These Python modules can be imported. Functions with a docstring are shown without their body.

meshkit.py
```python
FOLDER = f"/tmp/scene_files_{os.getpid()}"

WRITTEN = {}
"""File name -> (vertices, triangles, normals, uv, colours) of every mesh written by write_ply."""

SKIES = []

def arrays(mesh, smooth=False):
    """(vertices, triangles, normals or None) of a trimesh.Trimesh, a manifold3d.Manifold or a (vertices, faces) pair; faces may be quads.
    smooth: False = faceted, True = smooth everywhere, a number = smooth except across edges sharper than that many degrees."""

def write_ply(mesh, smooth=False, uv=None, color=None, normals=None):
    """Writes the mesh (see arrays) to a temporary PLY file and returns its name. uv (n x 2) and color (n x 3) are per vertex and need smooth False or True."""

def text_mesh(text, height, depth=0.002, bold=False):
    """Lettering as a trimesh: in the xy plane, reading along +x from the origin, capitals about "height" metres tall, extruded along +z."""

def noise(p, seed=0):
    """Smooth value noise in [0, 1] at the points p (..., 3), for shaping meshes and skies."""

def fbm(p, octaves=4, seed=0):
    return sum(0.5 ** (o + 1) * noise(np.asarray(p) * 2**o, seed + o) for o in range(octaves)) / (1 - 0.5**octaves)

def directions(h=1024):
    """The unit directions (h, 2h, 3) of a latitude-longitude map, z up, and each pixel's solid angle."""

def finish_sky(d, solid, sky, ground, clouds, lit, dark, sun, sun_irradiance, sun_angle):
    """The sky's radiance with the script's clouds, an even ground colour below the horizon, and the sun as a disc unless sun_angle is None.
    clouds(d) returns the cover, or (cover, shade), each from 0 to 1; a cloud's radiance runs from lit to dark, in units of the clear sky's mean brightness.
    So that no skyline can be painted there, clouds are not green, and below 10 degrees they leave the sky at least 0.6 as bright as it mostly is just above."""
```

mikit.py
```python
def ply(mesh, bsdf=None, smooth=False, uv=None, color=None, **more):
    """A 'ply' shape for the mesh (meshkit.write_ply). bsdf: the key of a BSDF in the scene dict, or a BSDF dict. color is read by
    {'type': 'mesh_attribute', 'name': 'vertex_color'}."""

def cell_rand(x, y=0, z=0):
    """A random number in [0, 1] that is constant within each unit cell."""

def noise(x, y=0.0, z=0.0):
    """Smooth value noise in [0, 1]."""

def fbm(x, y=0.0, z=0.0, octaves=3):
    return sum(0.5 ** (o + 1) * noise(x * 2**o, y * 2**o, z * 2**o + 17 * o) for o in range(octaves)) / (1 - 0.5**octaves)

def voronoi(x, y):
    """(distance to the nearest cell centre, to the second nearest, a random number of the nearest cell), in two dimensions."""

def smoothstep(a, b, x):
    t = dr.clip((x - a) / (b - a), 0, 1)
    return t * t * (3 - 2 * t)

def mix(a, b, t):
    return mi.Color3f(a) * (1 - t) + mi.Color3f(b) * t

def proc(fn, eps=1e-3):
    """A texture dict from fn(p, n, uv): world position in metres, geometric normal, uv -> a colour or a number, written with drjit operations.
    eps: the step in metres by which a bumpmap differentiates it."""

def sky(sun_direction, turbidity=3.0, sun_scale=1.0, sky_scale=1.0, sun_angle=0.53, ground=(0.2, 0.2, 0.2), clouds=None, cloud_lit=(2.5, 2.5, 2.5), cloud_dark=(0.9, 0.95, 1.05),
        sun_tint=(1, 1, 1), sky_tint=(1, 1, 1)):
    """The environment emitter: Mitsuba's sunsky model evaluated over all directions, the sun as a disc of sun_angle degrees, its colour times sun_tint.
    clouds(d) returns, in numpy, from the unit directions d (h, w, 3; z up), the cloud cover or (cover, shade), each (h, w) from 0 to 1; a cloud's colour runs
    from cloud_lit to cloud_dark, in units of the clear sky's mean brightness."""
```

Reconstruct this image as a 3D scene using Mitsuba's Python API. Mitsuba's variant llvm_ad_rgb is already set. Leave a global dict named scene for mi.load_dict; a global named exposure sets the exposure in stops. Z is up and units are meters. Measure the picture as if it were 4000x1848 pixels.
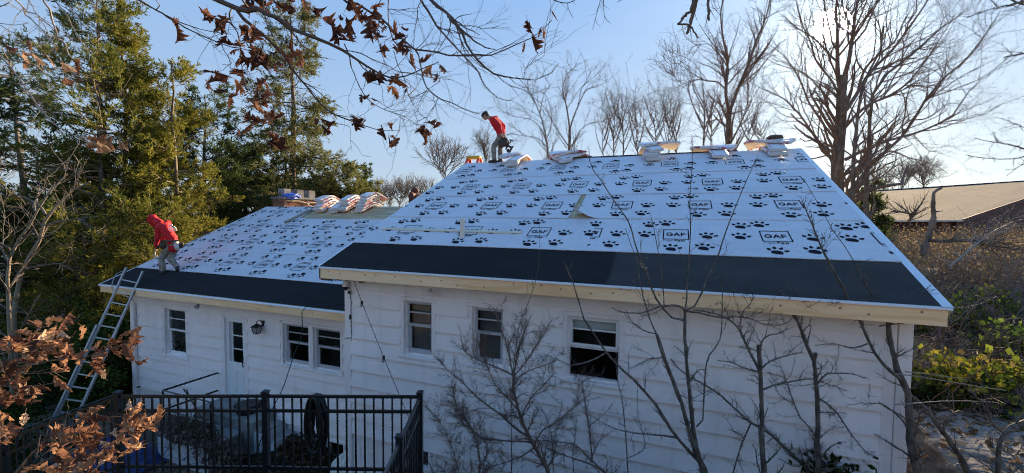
import math, random, numpy as np, trimesh, mitsuba as mi, mikit, meshkit
import drjit as dr
from shapely.geometry import Polygon, box as sbox
from shapely.ops import unary_union
import manifold3d as m3
T = mi.ScalarTransform4f
scene, labels = {}, {}

# ------------------------------------------------------------------ camera, sky, exposure
CAM = np.array([5.795, -5.572, 0.899])
FWD = np.array([-0.3575, 0.9328, -0.0460]); FWD /= np.linalg.norm(FWD)
RGT = np.array([0.9339, 0.3575, 0.0080]); RGT -= FWD * (RGT @ FWD); RGT /= np.linalg.norm(RGT)
UPV = np.cross(RGT, FWD)
FPX = 1619.0
scene['camera'] = {'type': 'perspective', 'fov': 2 * math.degrees(math.atan(2000 / FPX)), 'fov_axis': 'x', 'near_clip': 0.05, 'far_clip': 3000.0,
    'to_world': T().look_at(origin=CAM.tolist(), target=(CAM + FWD).tolist(), up=UPV.tolist())}
SUN = np.array([0.2590, 0.9030, 0.3430])
def veil(d):
    # thin high haze spread over the whole sky, a few faint streaks in it
    n = meshkit.fbm(np.stack([d[..., 0] * 3, d[..., 1] * 3, d[..., 2] * 9], -1), 4, 5)
    el = np.degrees(np.arcsin(np.clip(d[..., 2], 0, 1))); t = np.clip((el - 1) / 46, 0, 1) ** .8       # paler towards the horizon, as clear winter air is
    thin = 0.42 * np.exp(-np.degrees(np.arccos(np.clip(d @ (SUN / np.linalg.norm(SUN)), -1, 1))) / 3.6)          # the veil glows through round the sun
    return 0.89 + 0.08 * (n - 0.5) - thin, np.clip(t + 0.10 * (n - 0.5), 0, 1)


scene['sky'] = mikit.sky(SUN.tolist(), turbidity=3.2, sun_scale=1.6, sun_angle=3.0, sun_tint=(1.0, 1.02, 1.10), ground=(0.12, 0.11, 0.09), sky_tint=(0.92, 1.0, 1.2), clouds=veil, cloud_lit=(0.61, 0.72, 0.78), cloud_dark=(0.18, 0.50, 1.10))
exposure = 3.48


def ray(x, y):
    """Direction through a point of the 4000 x 1848 photograph (used to survey the place once; everything below stands at its own distance)."""
    d = FWD * FPX + RGT * (x - 2000.0) - UPV * (y - 924.0)
    return d / np.linalg.norm(d)


def at(x, y, depth):
    d = ray(x, y)
    return CAM + d * (depth / (d @ FWD))


def atY(x, y, Y):
    d = ray(x, y)
    return CAM + d * ((Y - CAM[1]) / d[1])


def atX(x, y, X):
    d = ray(x, y)
    return CAM + d * ((X - CAM[0]) / d[0])


# ------------------------------------------------------------------ bookkeeping
def numbered(key):
    if key not in scene and key not in labels:
        return key
    n = 1
    while f'{key}_{n:03d}' in scene or f'{key}_{n:03d}' in labels:
        n += 1
    return f'{key}_{n:03d}'


def thing(name, label, cat, group=None, kind=None):
    key = numbered(name)
    labels[key] = {'label': label, 'category': cat}
    if group: labels[key]['group'] = group
    if kind: labels[key]['kind'] = kind
    return key


def shp(mesh, mat, smooth=False, **kw):
    if isinstance(mesh, MB): mesh = mesh.get()
    return mikit.ply(mesh, mat, smooth=smooth, **kw)


def part(parent, name, mesh, mat=None, smooth=False, label=None, kind=None, tw=None, **kw):
    """mesh: MB, (v, f), trimesh, or a finished shape dict"""
    d = mesh if isinstance(mesh, dict) else shp(mesh, mat, smooth, **kw)
    if isinstance(mesh, dict) and mat: d = {**d, 'bsdf': {'type': 'ref', 'id': mat}}
    if tw is not None: d = {**d, 'to_world': tw}
    key = numbered(f'{parent}__{name}' if parent else name)
    scene[key] = d
    if label or kind:
        labels[key] = {}
        if label: labels[key]['label'] = label
        if kind: labels[key]['kind'] = kind
    return key


def single(name, mesh, mat, label, cat, group=None, kind=None, smooth=False, tw=None, **kw):
    key = thing(name, label, cat, group, kind)
    d = mesh if isinstance(mesh, dict) else shp(mesh, mat, smooth, **kw)
    if tw is not None: d = {**d, 'to_world': tw}
    scene[key] = d
    return key


def struct(name, mesh, mat, smooth=False, **kw):
    key = numbered(name)
    scene[key] = shp(mesh, mat, smooth, **kw)
    labels[key] = {'kind': 'structure'}
    return key


def norm(v):
    v = np.asarray(v, float)
    return v / np.maximum(np.linalg.norm(v, axis=-1, keepdims=True), 1e-12)


class MB:
    def __init__(s): s.v, s.f, s.n = [], [], 0
    def add(s, v, f):
        v = np.asarray(v, float).reshape(-1, 3); f = np.asarray(f, int)
        if f.size == 0: return s
        if f.shape[1] == 4: f = np.vstack([f[:, [0, 1, 2]], f[:, [0, 2, 3]]])
        s.v.append(v); s.f.append(f + s.n); s.n += len(v); return s
    def mesh(s, m): return s.add(m.vertices, m.faces)
    def box(s, lo, hi, R=None, c=None, ch=0.0):
        lo, hi = np.asarray(lo, float), np.asarray(hi, float)
        if ch > 0:
            pts = []
            for a in (0, 1):
                for b in (0, 1):
                    for d in (0, 1):
                        p = np.array([lo[0] if a == 0 else hi[0], lo[1] if b == 0 else hi[1], lo[2] if d == 0 else hi[2]])
                        sg = np.array([1 if a == 0 else -1, 1 if b == 0 else -1, 1 if d == 0 else -1]) * ch
                        for k in range(3):
                            q = p + sg; q[k] = p[k]; pts.append(q)
            h = trimesh.convex.convex_hull(np.array(pts)); v, f = np.array(h.vertices), np.array(h.faces)
        else:
            v = np.array([[x, y, z] for x in (lo[0], hi[0]) for y in (lo[1], hi[1]) for z in (lo[2], hi[2])])
            f = np.array([[0, 1, 3], [0, 3, 2], [4, 6, 7], [4, 7, 5], [0, 4, 5], [0, 5, 1], [2, 3, 7], [2, 7, 6], [0, 2, 6], [0, 6, 4], [1, 5, 7], [1, 7, 3]])
        if R is not None: v = v @ np.asarray(R).T
        if c is not None: v = v + np.asarray(c)
        return s.add(v, f)
    def bar(s, a, b, w, h, up=(0, 0, 1)):
        """a box from a to b, w wide across, h along up"""
        a, b = np.asarray(a, float), np.asarray(b, float); t = b - a; L = np.linalg.norm(t); t /= L
        x = np.cross(t, up); x /= np.linalg.norm(x); u = np.cross(x, t)
        return s.box([0, -w / 2, -h / 2], [L, w / 2, h / 2], np.stack([t, -x, u], 1), a)
    def tube(s, P, R, n=8, cap=True):
        P = np.asarray(P, float); R = np.broadcast_to(np.asarray(R, float), (len(P),))
        v, f = tubes(P[None], R[None], n, cap); return s.add(v, f)
    def get(s):
        return (np.vstack(s.v), np.vstack(s.f))


def tubes(P, R, n=5, cap=True):
    """P (m, k, 3) polylines, R (m, k) radii -> vertices, faces"""
    m, k, _ = P.shape
    t = np.empty_like(P); t[:, 1:-1] = P[:, 2:] - P[:, :-2]; t[:, 0] = P[:, 1] - P[:, 0]; t[:, -1] = P[:, -1] - P[:, -2]; t = norm(t)
    d = norm(P[:, -1] - P[:, 0]); ref = np.eye(3)[np.argmin(np.abs(d), 1)][:, None]
    u = norm(np.cross(t, ref)); w = np.cross(t, u)
    a = np.arange(n) * 2 * np.pi / n
    v = P[:, :, None] + R[:, :, None, None] * (np.cos(a)[:, None] * u[:, :, None] + np.sin(a)[:, None] * w[:, :, None])
    idx = np.arange(m * k * n).reshape(m, k, n); nx = np.roll(idx, -1, 2)
    q = np.stack([idx[:, :-1], nx[:, :-1], nx[:, 1:], idx[:, 1:]], -1).reshape(-1, 4)
    f = np.vstack([q[:, [0, 1, 2]], q[:, [0, 2, 3]]])
    if cap:
        fan = np.arange(1, n - 1)
        e = np.stack([np.repeat(idx[:, -1, 0], n - 2), idx[:, -1][:, fan].ravel(), idx[:, -1][:, fan + 1].ravel()], 1)
        b = np.stack([np.repeat(idx[:, 0, 0], n - 2), idx[:, 0][:, fan + 1].ravel(), idx[:, 0][:, fan].ravel()], 1)
        f = np.vstack([f, e, b])
    return v.reshape(-1, 3), f


def resample(P, k):
    P = np.asarray(P, float)
    s = np.r_[0, np.cumsum(np.linalg.norm(np.diff(P, axis=0), axis=1))]
    q = np.linspace(0, s[-1], k)
    if len(P) > 3:
        from scipy.interpolate import PchipInterpolator
        keep = np.r_[True, np.diff(s) > 1e-9]
        return PchipInterpolator(s[keep], P[keep])(q)
    return np.stack([np.interp(q, s, P[:, i]) for i in range(P.shape[1])], 1)


def rotz(a): return np.array([[math.cos(a), -math.sin(a), 0], [math.sin(a), math.cos(a), 0], [0, 0, 1.0]])
def TW(R, t, s=1.0):
    M = np.eye(4); M[:3, :3] = np.asarray(R) * s; M[:3, 3] = t
    return T(M.tolist())


# ------------------------------------------------------------------ materials
def P(color, rough=0.6, **kw):
    c = color if isinstance(color, dict) else {'type': 'rgb', 'value': list(color)}
    return {'type': 'twosided', 'b': {'type': 'principled', 'base_color': c, 'roughness': rough, **kw}}
N, FB, MIX, SS = mikit.noise, mikit.fbm, mikit.mix, mikit.smoothstep


def paint_fn(p, n, uv):
    a = FB(p.x * 0.9, p.z * 0.5, p.y, 4)
    streak = FB(p.x * 9.0, p.z * 0.6 + 5, p.y * 3, 3)
    dirt = SS(0.5, 0.85, streak) * 0.13 + SS(0.52, 0.8, a) * 0.07
    sp = SS(0.80, 0.9, N(p.x * 40, p.z * 40, p.y * 40)) * 0.03
    return MIX((0.82, 0.75, 0.72), (0.46, 0.43, 0.38), dirt * 2 + sp)
def wall_bump(p, n, uv): return FB(p.x * 26, p.z * 5, p.y * 8, 3) * 0.0015
def pine_fn(p, n, uv):
    w = FB(p.x * 0.9, p.z * 22 + FB(p.x * 1.2, p.z * 4, 0, 2) * 5, p.y * 22, 3)
    kx = dr.floor(p.x * 2.6); kc = (kx + 0.2 + 0.6 * mikit.cell_rand(kx, 3)) / 2.6; side = mikit.cell_rand(kx, 9)
    zz = uv.y
    d = dr.sqrt(dr.square((p.x - kc)) + dr.square((zz - 0.2 - 0.6 * side) * 0.19))
    k = 1 - SS(0.008, 0.02, d)
    base = MIX((0.86, 0.58, 0.32), (0.74, 0.47, 0.23), SS(0.35, 0.7, w))
    base = MIX(base, (0.87, 0.63, 0.38), SS(0.45, 0.75, N(p.x * 0.55 + 3, p.z * 2)))
    return MIX(base, (0.17, 0.08, 0.035), k * 0.85)
def underlay_fn(p, n, uv):
    # uv: metres along the roof, metres up the sheet
    gx = dr.abs(uv.x * 10 - dr.floor(uv.x * 10) - 0.5); gy = dr.abs(uv.y * 10 - dr.floor(uv.y * 10) - 0.5)
    line = dr.maximum(1 - SS(0.0, 0.05, gx), (1 - SS(0.0, 0.05, gy)) * 0.7)
    patch = SS(0.25, 0.5, N(uv.x * 0.5, uv.y * 0.8, 3))
    cx = uv.x * 3.3; cy = uv.y * 6.0 + 0.3
    dx = cx - dr.floor(cx) - 0.5; dy = cy - dr.floor(cy) - 0.5
    dot = 1 - SS(0.03, 0.05, dr.sqrt(dr.square(dx * 0.8) + dr.square(dy * 0.7)))
    soft = FB(uv.x * 1.5, uv.y * 5, 0, 3)
    c = MIX((0.585, 0.57, 0.58), (0.49, 0.485, 0.505), soft)
    c = MIX(c, (0.40, 0.43, 0.52), line * 0.6 * patch)
    scuff = SS(0.62, 0.8, FB(uv.x * 3.1 + 7, uv.y * 9, 2, 4))
    c = MIX(c, (0.50, 0.50, 0.52), scuff * 0.45)
    return MIX(c, (0.25, 0.27, 0.34), dot * 0.6)
def underlay_bump(p, n, uv): return FB(uv.x * 7, uv.y * 11, 1, 3) * 0.006 + FB(uv.x * 2.2, uv.y * 1.4, 4, 2) * 0.03
def membrane_fn(p, n, uv):
    a = FB(p.x * 2.2, p.y * 5, 0, 4); g = N(p.x * 120, p.y * 120)
    old = SS(5.02, 5.10, p.x + 0.05 * N(p.y * 9, 2)) * SS(-0.3, 0.1, p.z)
    c = MIX((0.017, 0.017, 0.0185), (0.025, 0.025, 0.026), a)
    c = MIX(c, MIX((0.040, 0.0395, 0.039), (0.060, 0.057, 0.053), a), old)
    return c * (0.8 + 0.4 * g)
def gran_bump(p, n, uv): return N(p.x * 160, p.y * 160) * 0.0015 + FB(p.x * 3, p.y * 5, 0, 3) * 0.008
def ply_fn(p, n, uv):
    w = FB(p.x * 1.4, p.y * 14, 0, 4)
    return MIX((0.48, 0.38, 0.24), (0.34, 0.26, 0.15), SS(0.3, 0.7, w))
def soil_fn(p, n, uv):
    a = FB(p.x * 1.1, p.y * 1.1, 0, 5); b = N(p.x * 23, p.y * 23, p.z * 9)
    c = MIX((0.060, 0.045, 0.030), (0.13, 0.10, 0.065), SS(0.35, 0.7, a))
    c = MIX(c, (0.20, 0.14, 0.075), SS(0.62, 0.82, b) * 0.8)
    return MIX(c, (0.07, 0.085, 0.03), SS(0.55, 0.7, FB(p.x * .5 + 9, p.y * .5, 0, 3)) * 0.5)
def soil_bump(p, n, uv): return FB(p.x * 4, p.y * 4, p.z * 4, 5) * 0.06
def conc_fn(p, n, uv):
    a = FB(p.x * 3, p.y * 3, p.z * 3, 4); s = N(p.x * 60, p.y * 60, p.z * 60)
    return MIX((0.25, 0.245, 0.23), (0.11, 0.108, 0.10), SS(0.35, 0.75, a)) * (0.85 + 0.3 * s)
def rock_fn(p, n, uv):
    a = FB(p.x * 1.6 + p.z, p.y * 3.5, p.z * 4, 5); b = FB(p.x * 9, p.y * 9, p.z * 9, 3)
    c = MIX((0.20, 0.19, 0.175), (0.085, 0.08, 0.075), SS(0.35, 0.65, a))
    return MIX(c, (0.27, 0.24, 0.19), SS(0.6, 0.8, b) * 0.6)
def rock_bump(p, n, uv): return FB(p.x * 5, p.y * 9, p.z * 9, 5) * 0.08
def bark_fn(p, n, uv):
    a = FB(p.x * 9, p.y * 9, p.z * 2.2, 4)
    return MIX((0.075, 0.058, 0.045), (0.17, 0.14, 0.115), SS(0.3, 0.75, a))
def bark_bump(p, n, uv): return FB(p.x * 22, p.y * 22, p.z * 5, 3) * 0.02
def sapbark_fn(p, n, uv):
    a = FB(p.x * 30, p.y * 30, p.z * 11, 3)
    return MIX((0.050, 0.040, 0.032), (0.135, 0.115, 0.095), SS(0.35, 0.75, a))
def wrap_fn(p, n, uv):
    # printed wrapper: uv.y 0..1 top and underside, 1..2 the long sides, above 2 the ends
    side = SS(0.99, 1.0, uv.y) * (1 - SS(2.0, 2.1, uv.y)); end = SS(2.0, 2.1, uv.y)
    w = MIX((0.66, 0.655, 0.65), (0.54, 0.54, 0.55), FB(p.x * 9, p.y * 9, p.z * 9, 3))
    r1 = mikit.cell_rand(dr.floor(uv.x * 8), dr.floor(p.z * 13), 3); r2 = mikit.cell_rand(dr.floor(uv.x * 29), dr.floor(p.z * 50), 5)
    red = mi.Color3f(0.38, 0.04, 0.045)
    fl = SS(0.58, 0.60, r1); dk = SS(0.84, 0.86, r2)
    s = MIX(w, red, fl * (1 - SS(0.60, 0.62, r2)))
    s = MIX(s, (0.10, 0.09, 0.10), dk * 0.7)
    band = SS(0.40, 0.42, uv.x) * (1 - SS(0.58, 0.60, uv.x)) * SS(0.3, 0.4, N(uv.x * 12, uv.y * 7, 2)); b2 = SS(0.06, 0.07, uv.y) * (1 - SS(0.12, 0.13, uv.y))
    t = MIX(w, red, dr.maximum(band * 0.6, b2 * 0.8))
    c = MIX(t, s, side)
    ln = SS(0.55, 0.75, N(p.z * 130, uv.x * 2, 1)) * 0.25
    return MIX(c, MIX((0.50, 0.49, 0.47), (0.22, 0.215, 0.21), ln), end)
def wrap_bump(p, n, uv): return FB(p.x * 16, p.y * 16, p.z * 22, 3) * 0.004
def shingleroof_fn(p, n, uv):
    a = FB(p.x * 0.35, p.y * 0.35, 0, 4); r = mikit.cell_rand(dr.floor(uv.x * 3.2 + dr.floor(uv.y * 7) * 0.5), dr.floor(uv.y * 7))
    ln = SS(0.86, 0.97, uv.y * 7 - dr.floor(uv.y * 7))
    c = MIX((0.095, 0.083, 0.067), (0.075, 0.066, 0.054), SS(0.35, 0.65, a)) * (0.86 + 0.28 * r)
    return c * (1 - 0.28 * ln)
def hood_fn(p, n, uv):
    a = FB(p.x * 9, p.y * 9, p.z * 9, 3)
    return MIX((0.60, 0.014, 0.022), (0.44, 0.008, 0.014), a)
def cloth_bump(p, n, uv): return FB(p.x * 14, p.y * 14, p.z * 9, 3) * 0.035
def pants_fn(p, n, uv):
    a = FB(p.x * 12, p.y * 12, p.z * 12, 3)
    return MIX((0.30, 0.26, 0.22), (0.17, 0.145, 0.12), SS(0.35, 0.7, a))
def brick_fn(p, n, uv):
    a = FB(p.x * 12, p.y * 12, p.z * 12, 3)
    return MIX((0.27, 0.125, 0.075), (0.16, 0.075, 0.05), a)
def tarp_bump(p, n, uv): return FB(p.x * 9, p.y * 9, p.z * 9, 3) * 0.06


def bumped(bsdf, fn, scale=1.0, eps=0.004):
    inner = bsdf['b'] if bsdf.get('type') == 'twosided' else bsdf
    return {'type': 'twosided', 'b': {'type': 'bumpmap', 'tex': mikit.proc(fn, eps), 'scale': scale, 'bsdf': inner}}
def pc(fn, rough=0.7, **kw): return P(mikit.proc(fn), rough, **kw)
def leafmat(c, tr, rough=0.6):
    """thin leaf: part of the light passes through"""
    return {'type': 'principledthin', 'base_color': c if isinstance(c, dict) else {'type': 'rgb', 'value': list(c)}, 'roughness': rough, 'diff_trans': tr, 'spec_trans': 0.0, 'eta': 1.4}
VC = {'type': 'mesh_attribute', 'name': 'vertex_color'}

M = dict(
    paint=bumped(pc(paint_fn, 0.55), wall_bump), trim=pc(paint_fn, 0.45), white_metal=P((0.60, 0.62, 0.65), 0.35), pine=pc(pine_fn, 0.7),
    underlay=bumped(pc(underlay_fn, 0.42), underlay_bump), ink=P((0.012, 0.012, 0.018), 0.9, specular=0.1), ink_pale=P((0.16, 0.17, 0.22), 0.5), membrane=bumped(pc(membrane_fn, 0.95, specular=0.12), gran_bump),
    plywood=pc(ply_fn, 0.8), dark_wood=P((0.05, 0.035, 0.025), 0.9), old_wood=P((0.12, 0.085, 0.06), 0.9), soil=bumped(pc(soil_fn, 0.95), soil_bump, 1, 0.01), concrete=pc(conc_fn, 0.9), stoop_paint=P((0.42, 0.43, 0.45), 0.8),
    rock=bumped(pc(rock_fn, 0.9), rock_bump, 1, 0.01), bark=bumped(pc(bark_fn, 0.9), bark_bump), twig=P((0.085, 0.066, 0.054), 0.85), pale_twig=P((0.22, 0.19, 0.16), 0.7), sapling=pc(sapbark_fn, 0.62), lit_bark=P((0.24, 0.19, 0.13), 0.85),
    crown_twig=P((0.13, 0.097, 0.080), 0.8), brown_twig=P((0.115, 0.075, 0.055), 0.7), dry_twig=P((0.16, 0.125, 0.09), 0.9), grey_twig=P((0.15, 0.125, 0.105), 0.85),
    black_metal=P((0.012, 0.012, 0.013), 0.32), black_rubber=P((0.012, 0.012, 0.012), 0.5), aluminium=P((0.42, 0.43, 0.44), 0.5, metallic=0.7), steel=P((0.35, 0.35, 0.36), 0.4, metallic=0.8),
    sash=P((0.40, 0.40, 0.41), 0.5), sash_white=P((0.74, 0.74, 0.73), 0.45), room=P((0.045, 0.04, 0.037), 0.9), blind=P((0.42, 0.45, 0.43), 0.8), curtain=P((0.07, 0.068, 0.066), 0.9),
    glass={'type': 'thindielectric', 'int_ior': 1.5}, screen=P((0.05, 0.05, 0.055), 0.7),
    pvc=P((0.66, 0.63, 0.54), 0.4), tan_board=P((0.60, 0.54, 0.42), 0.7), cardboard=P((0.36, 0.30, 0.23), 0.8), wrap=bumped(pc(wrap_fn, 0.3), wrap_bump), shingle_edge=P((0.06, 0.055, 0.055), 0.95),
    brick=pc(brick_fn, 0.9), brick_dark=P((0.12, 0.06, 0.042), 0.9), mortar=P((0.20, 0.18, 0.155), 0.95), flue=pc(conc_fn, 0.9), tarp=bumped(P((0.025, 0.10, 0.50), 0.35), tarp_bump), tarp_dark=bumped(P((0.008, 0.018, 0.08), 0.5), tarp_bump),
    cream_hose=P((0.55, 0.48, 0.36), 0.5), far_roof=pc(shingleroof_fn, 0.95), maroon=P((0.055, 0.018, 0.016), 0.7), far_wall=P((0.55, 0.53, 0.48), 0.8), house_roof=P((0.09, 0.085, 0.08), 0.9),
    skin=P((0.36, 0.20, 0.13), 0.5), hair=P((0.012, 0.010, 0.009), 0.7), hoodie=bumped(pc(hood_fn, 0.85), cloth_bump), trousers=bumped(pc(pants_fn, 0.9), cloth_bump), dark_jacket=bumped(P((0.11, 0.036, 0.022), 0.8), cloth_bump), boot=P((0.025, 0.02, 0.018), 0.7), leather=P((0.045, 0.026, 0.018), 0.6),
    shirt=P((0.62, 0.58, 0.50), 0.85), print_white=P((0.75, 0.66, 0.62), 0.7), yellow=P((0.45, 0.30, 0.03), 0.5), red=P((0.55, 0.045, 0.02), 0.45), bulb={'type': 'thindielectric', 'int_ior': 1.5}, lamp_glass=P((0.30, 0.30, 0.28), 0.2),
    lilac=P((0.28, 0.12, 0.26), 0.6),
    oak_a=leafmat((0.30, 0.165, 0.098), 0.5), oak_b=leafmat((0.17, 0.085, 0.055), 0.4), oak_c=leafmat((0.52, 0.36, 0.235), 0.5), oak_d=leafmat((0.10, 0.050, 0.036), 0.3),
    needle=leafmat(VC, 0.7), leafy=leafmat(VC, 0.8, 0.45), litter=leafmat(VC, 0.5),
)
for k_, v_ in M.items(): scene[k_] = v_
# ------------------------------------------------------------------ the house
RL, RR, RH = 8.523, 5.695, 2.519                     # right roof: length, run, rise; eave drip edge from (0,0,0) along +x
SL = math.hypot(RR, RH); RU = np.array([0, RR, RH]) / SL; RN = np.array([0, -RH, RR]) / SL
XW0, XW1, YW = 0.199, 8.40, 0.45                     # wall of the taller block
XL0, YL0, ZL0 = -9.20, 1.082, -1.085                 # left roof eave
YLR, ZLR = 6.341, 1.243; SLL = math.hypot(YLR - YL0, ZLR - ZL0); LU = np.array([0, YLR - YL0, ZLR - ZL0]) / SLL; LN = np.array([0, -LU[2], LU[1]])
XWL, YWL = -8.70, 1.57
def onR(x, t, h=0.0): return np.array([x, 0, 0]) + RU * t + RN * h
def onL(x, t, h=0.0): return np.array([x, YL0, ZL0]) + LU * t + LN * h

house = thing('house', 'white house with wide siding boards and two roofs covered in printed white underlayment', 'house')

def wall_with_holes(x0, x1, z0, z1, y0, y1, holes):
    g = sbox(x0, z0, x1, z1)
    for h in holes: g = g.difference(sbox(*h))
    mb = MB()
    for q in getattr(g, 'geoms', [g]):
        m = trimesh.creation.extrude_polygon(q, y1 - y0, engine='earcut'); v = np.array(m.vertices)
        mb.add(np.stack([v[:, 0], y0 + v[:, 2], v[:, 1]], 1), np.array(m.faces)[:, ::-1])
    return mb

LINES = [-0.434 - 0.3005 * k for k in range(-2, 16)]
def siding(wallkey, x0, x1, zbot, ztop, y, holes, seed):
    rng = random.Random(seed)
    for zl in LINES:
        lo, hi = max(zl, zbot), min(zl + 0.3005, ztop)
        if hi - lo < 0.03: continue
        hi -= 0.006 if y < 1 else 0.009
        g = sbox(x0, lo, x1, hi)
        for h in holes: g = g.difference(sbox(*h))
        for q in getattr(g, 'geoms', [g]):
            if q.is_empty or q.area < 0.003: continue
            q = q.segmentize(0.6)
            m = trimesh.creation.extrude_polygon(q, 0.012, engine='earcut'); v = np.array(m.vertices)
            rel = (v[:, 1] - lo) / 0.3005
            lap = 0.042 + 0.002 * rng.random()
            v[:, 1] += 0.0006 * (meshkit.noise(np.stack([v[:, 0] * 0.8, np.full(len(v), zl * 7.3), np.full(len(v), seed)], 1)) - 0.5)
            yy = y - 0.001 - lap * (1 - rel) - v[:, 2]; v[:, 1] += np.where(rel < 0.02, 0.004, 0.0)
            part(wallkey, 'siding_board', (np.stack([v[:, 0], yy, v[:, 1]], 1), np.array(m.faces)), 'paint')

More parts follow.
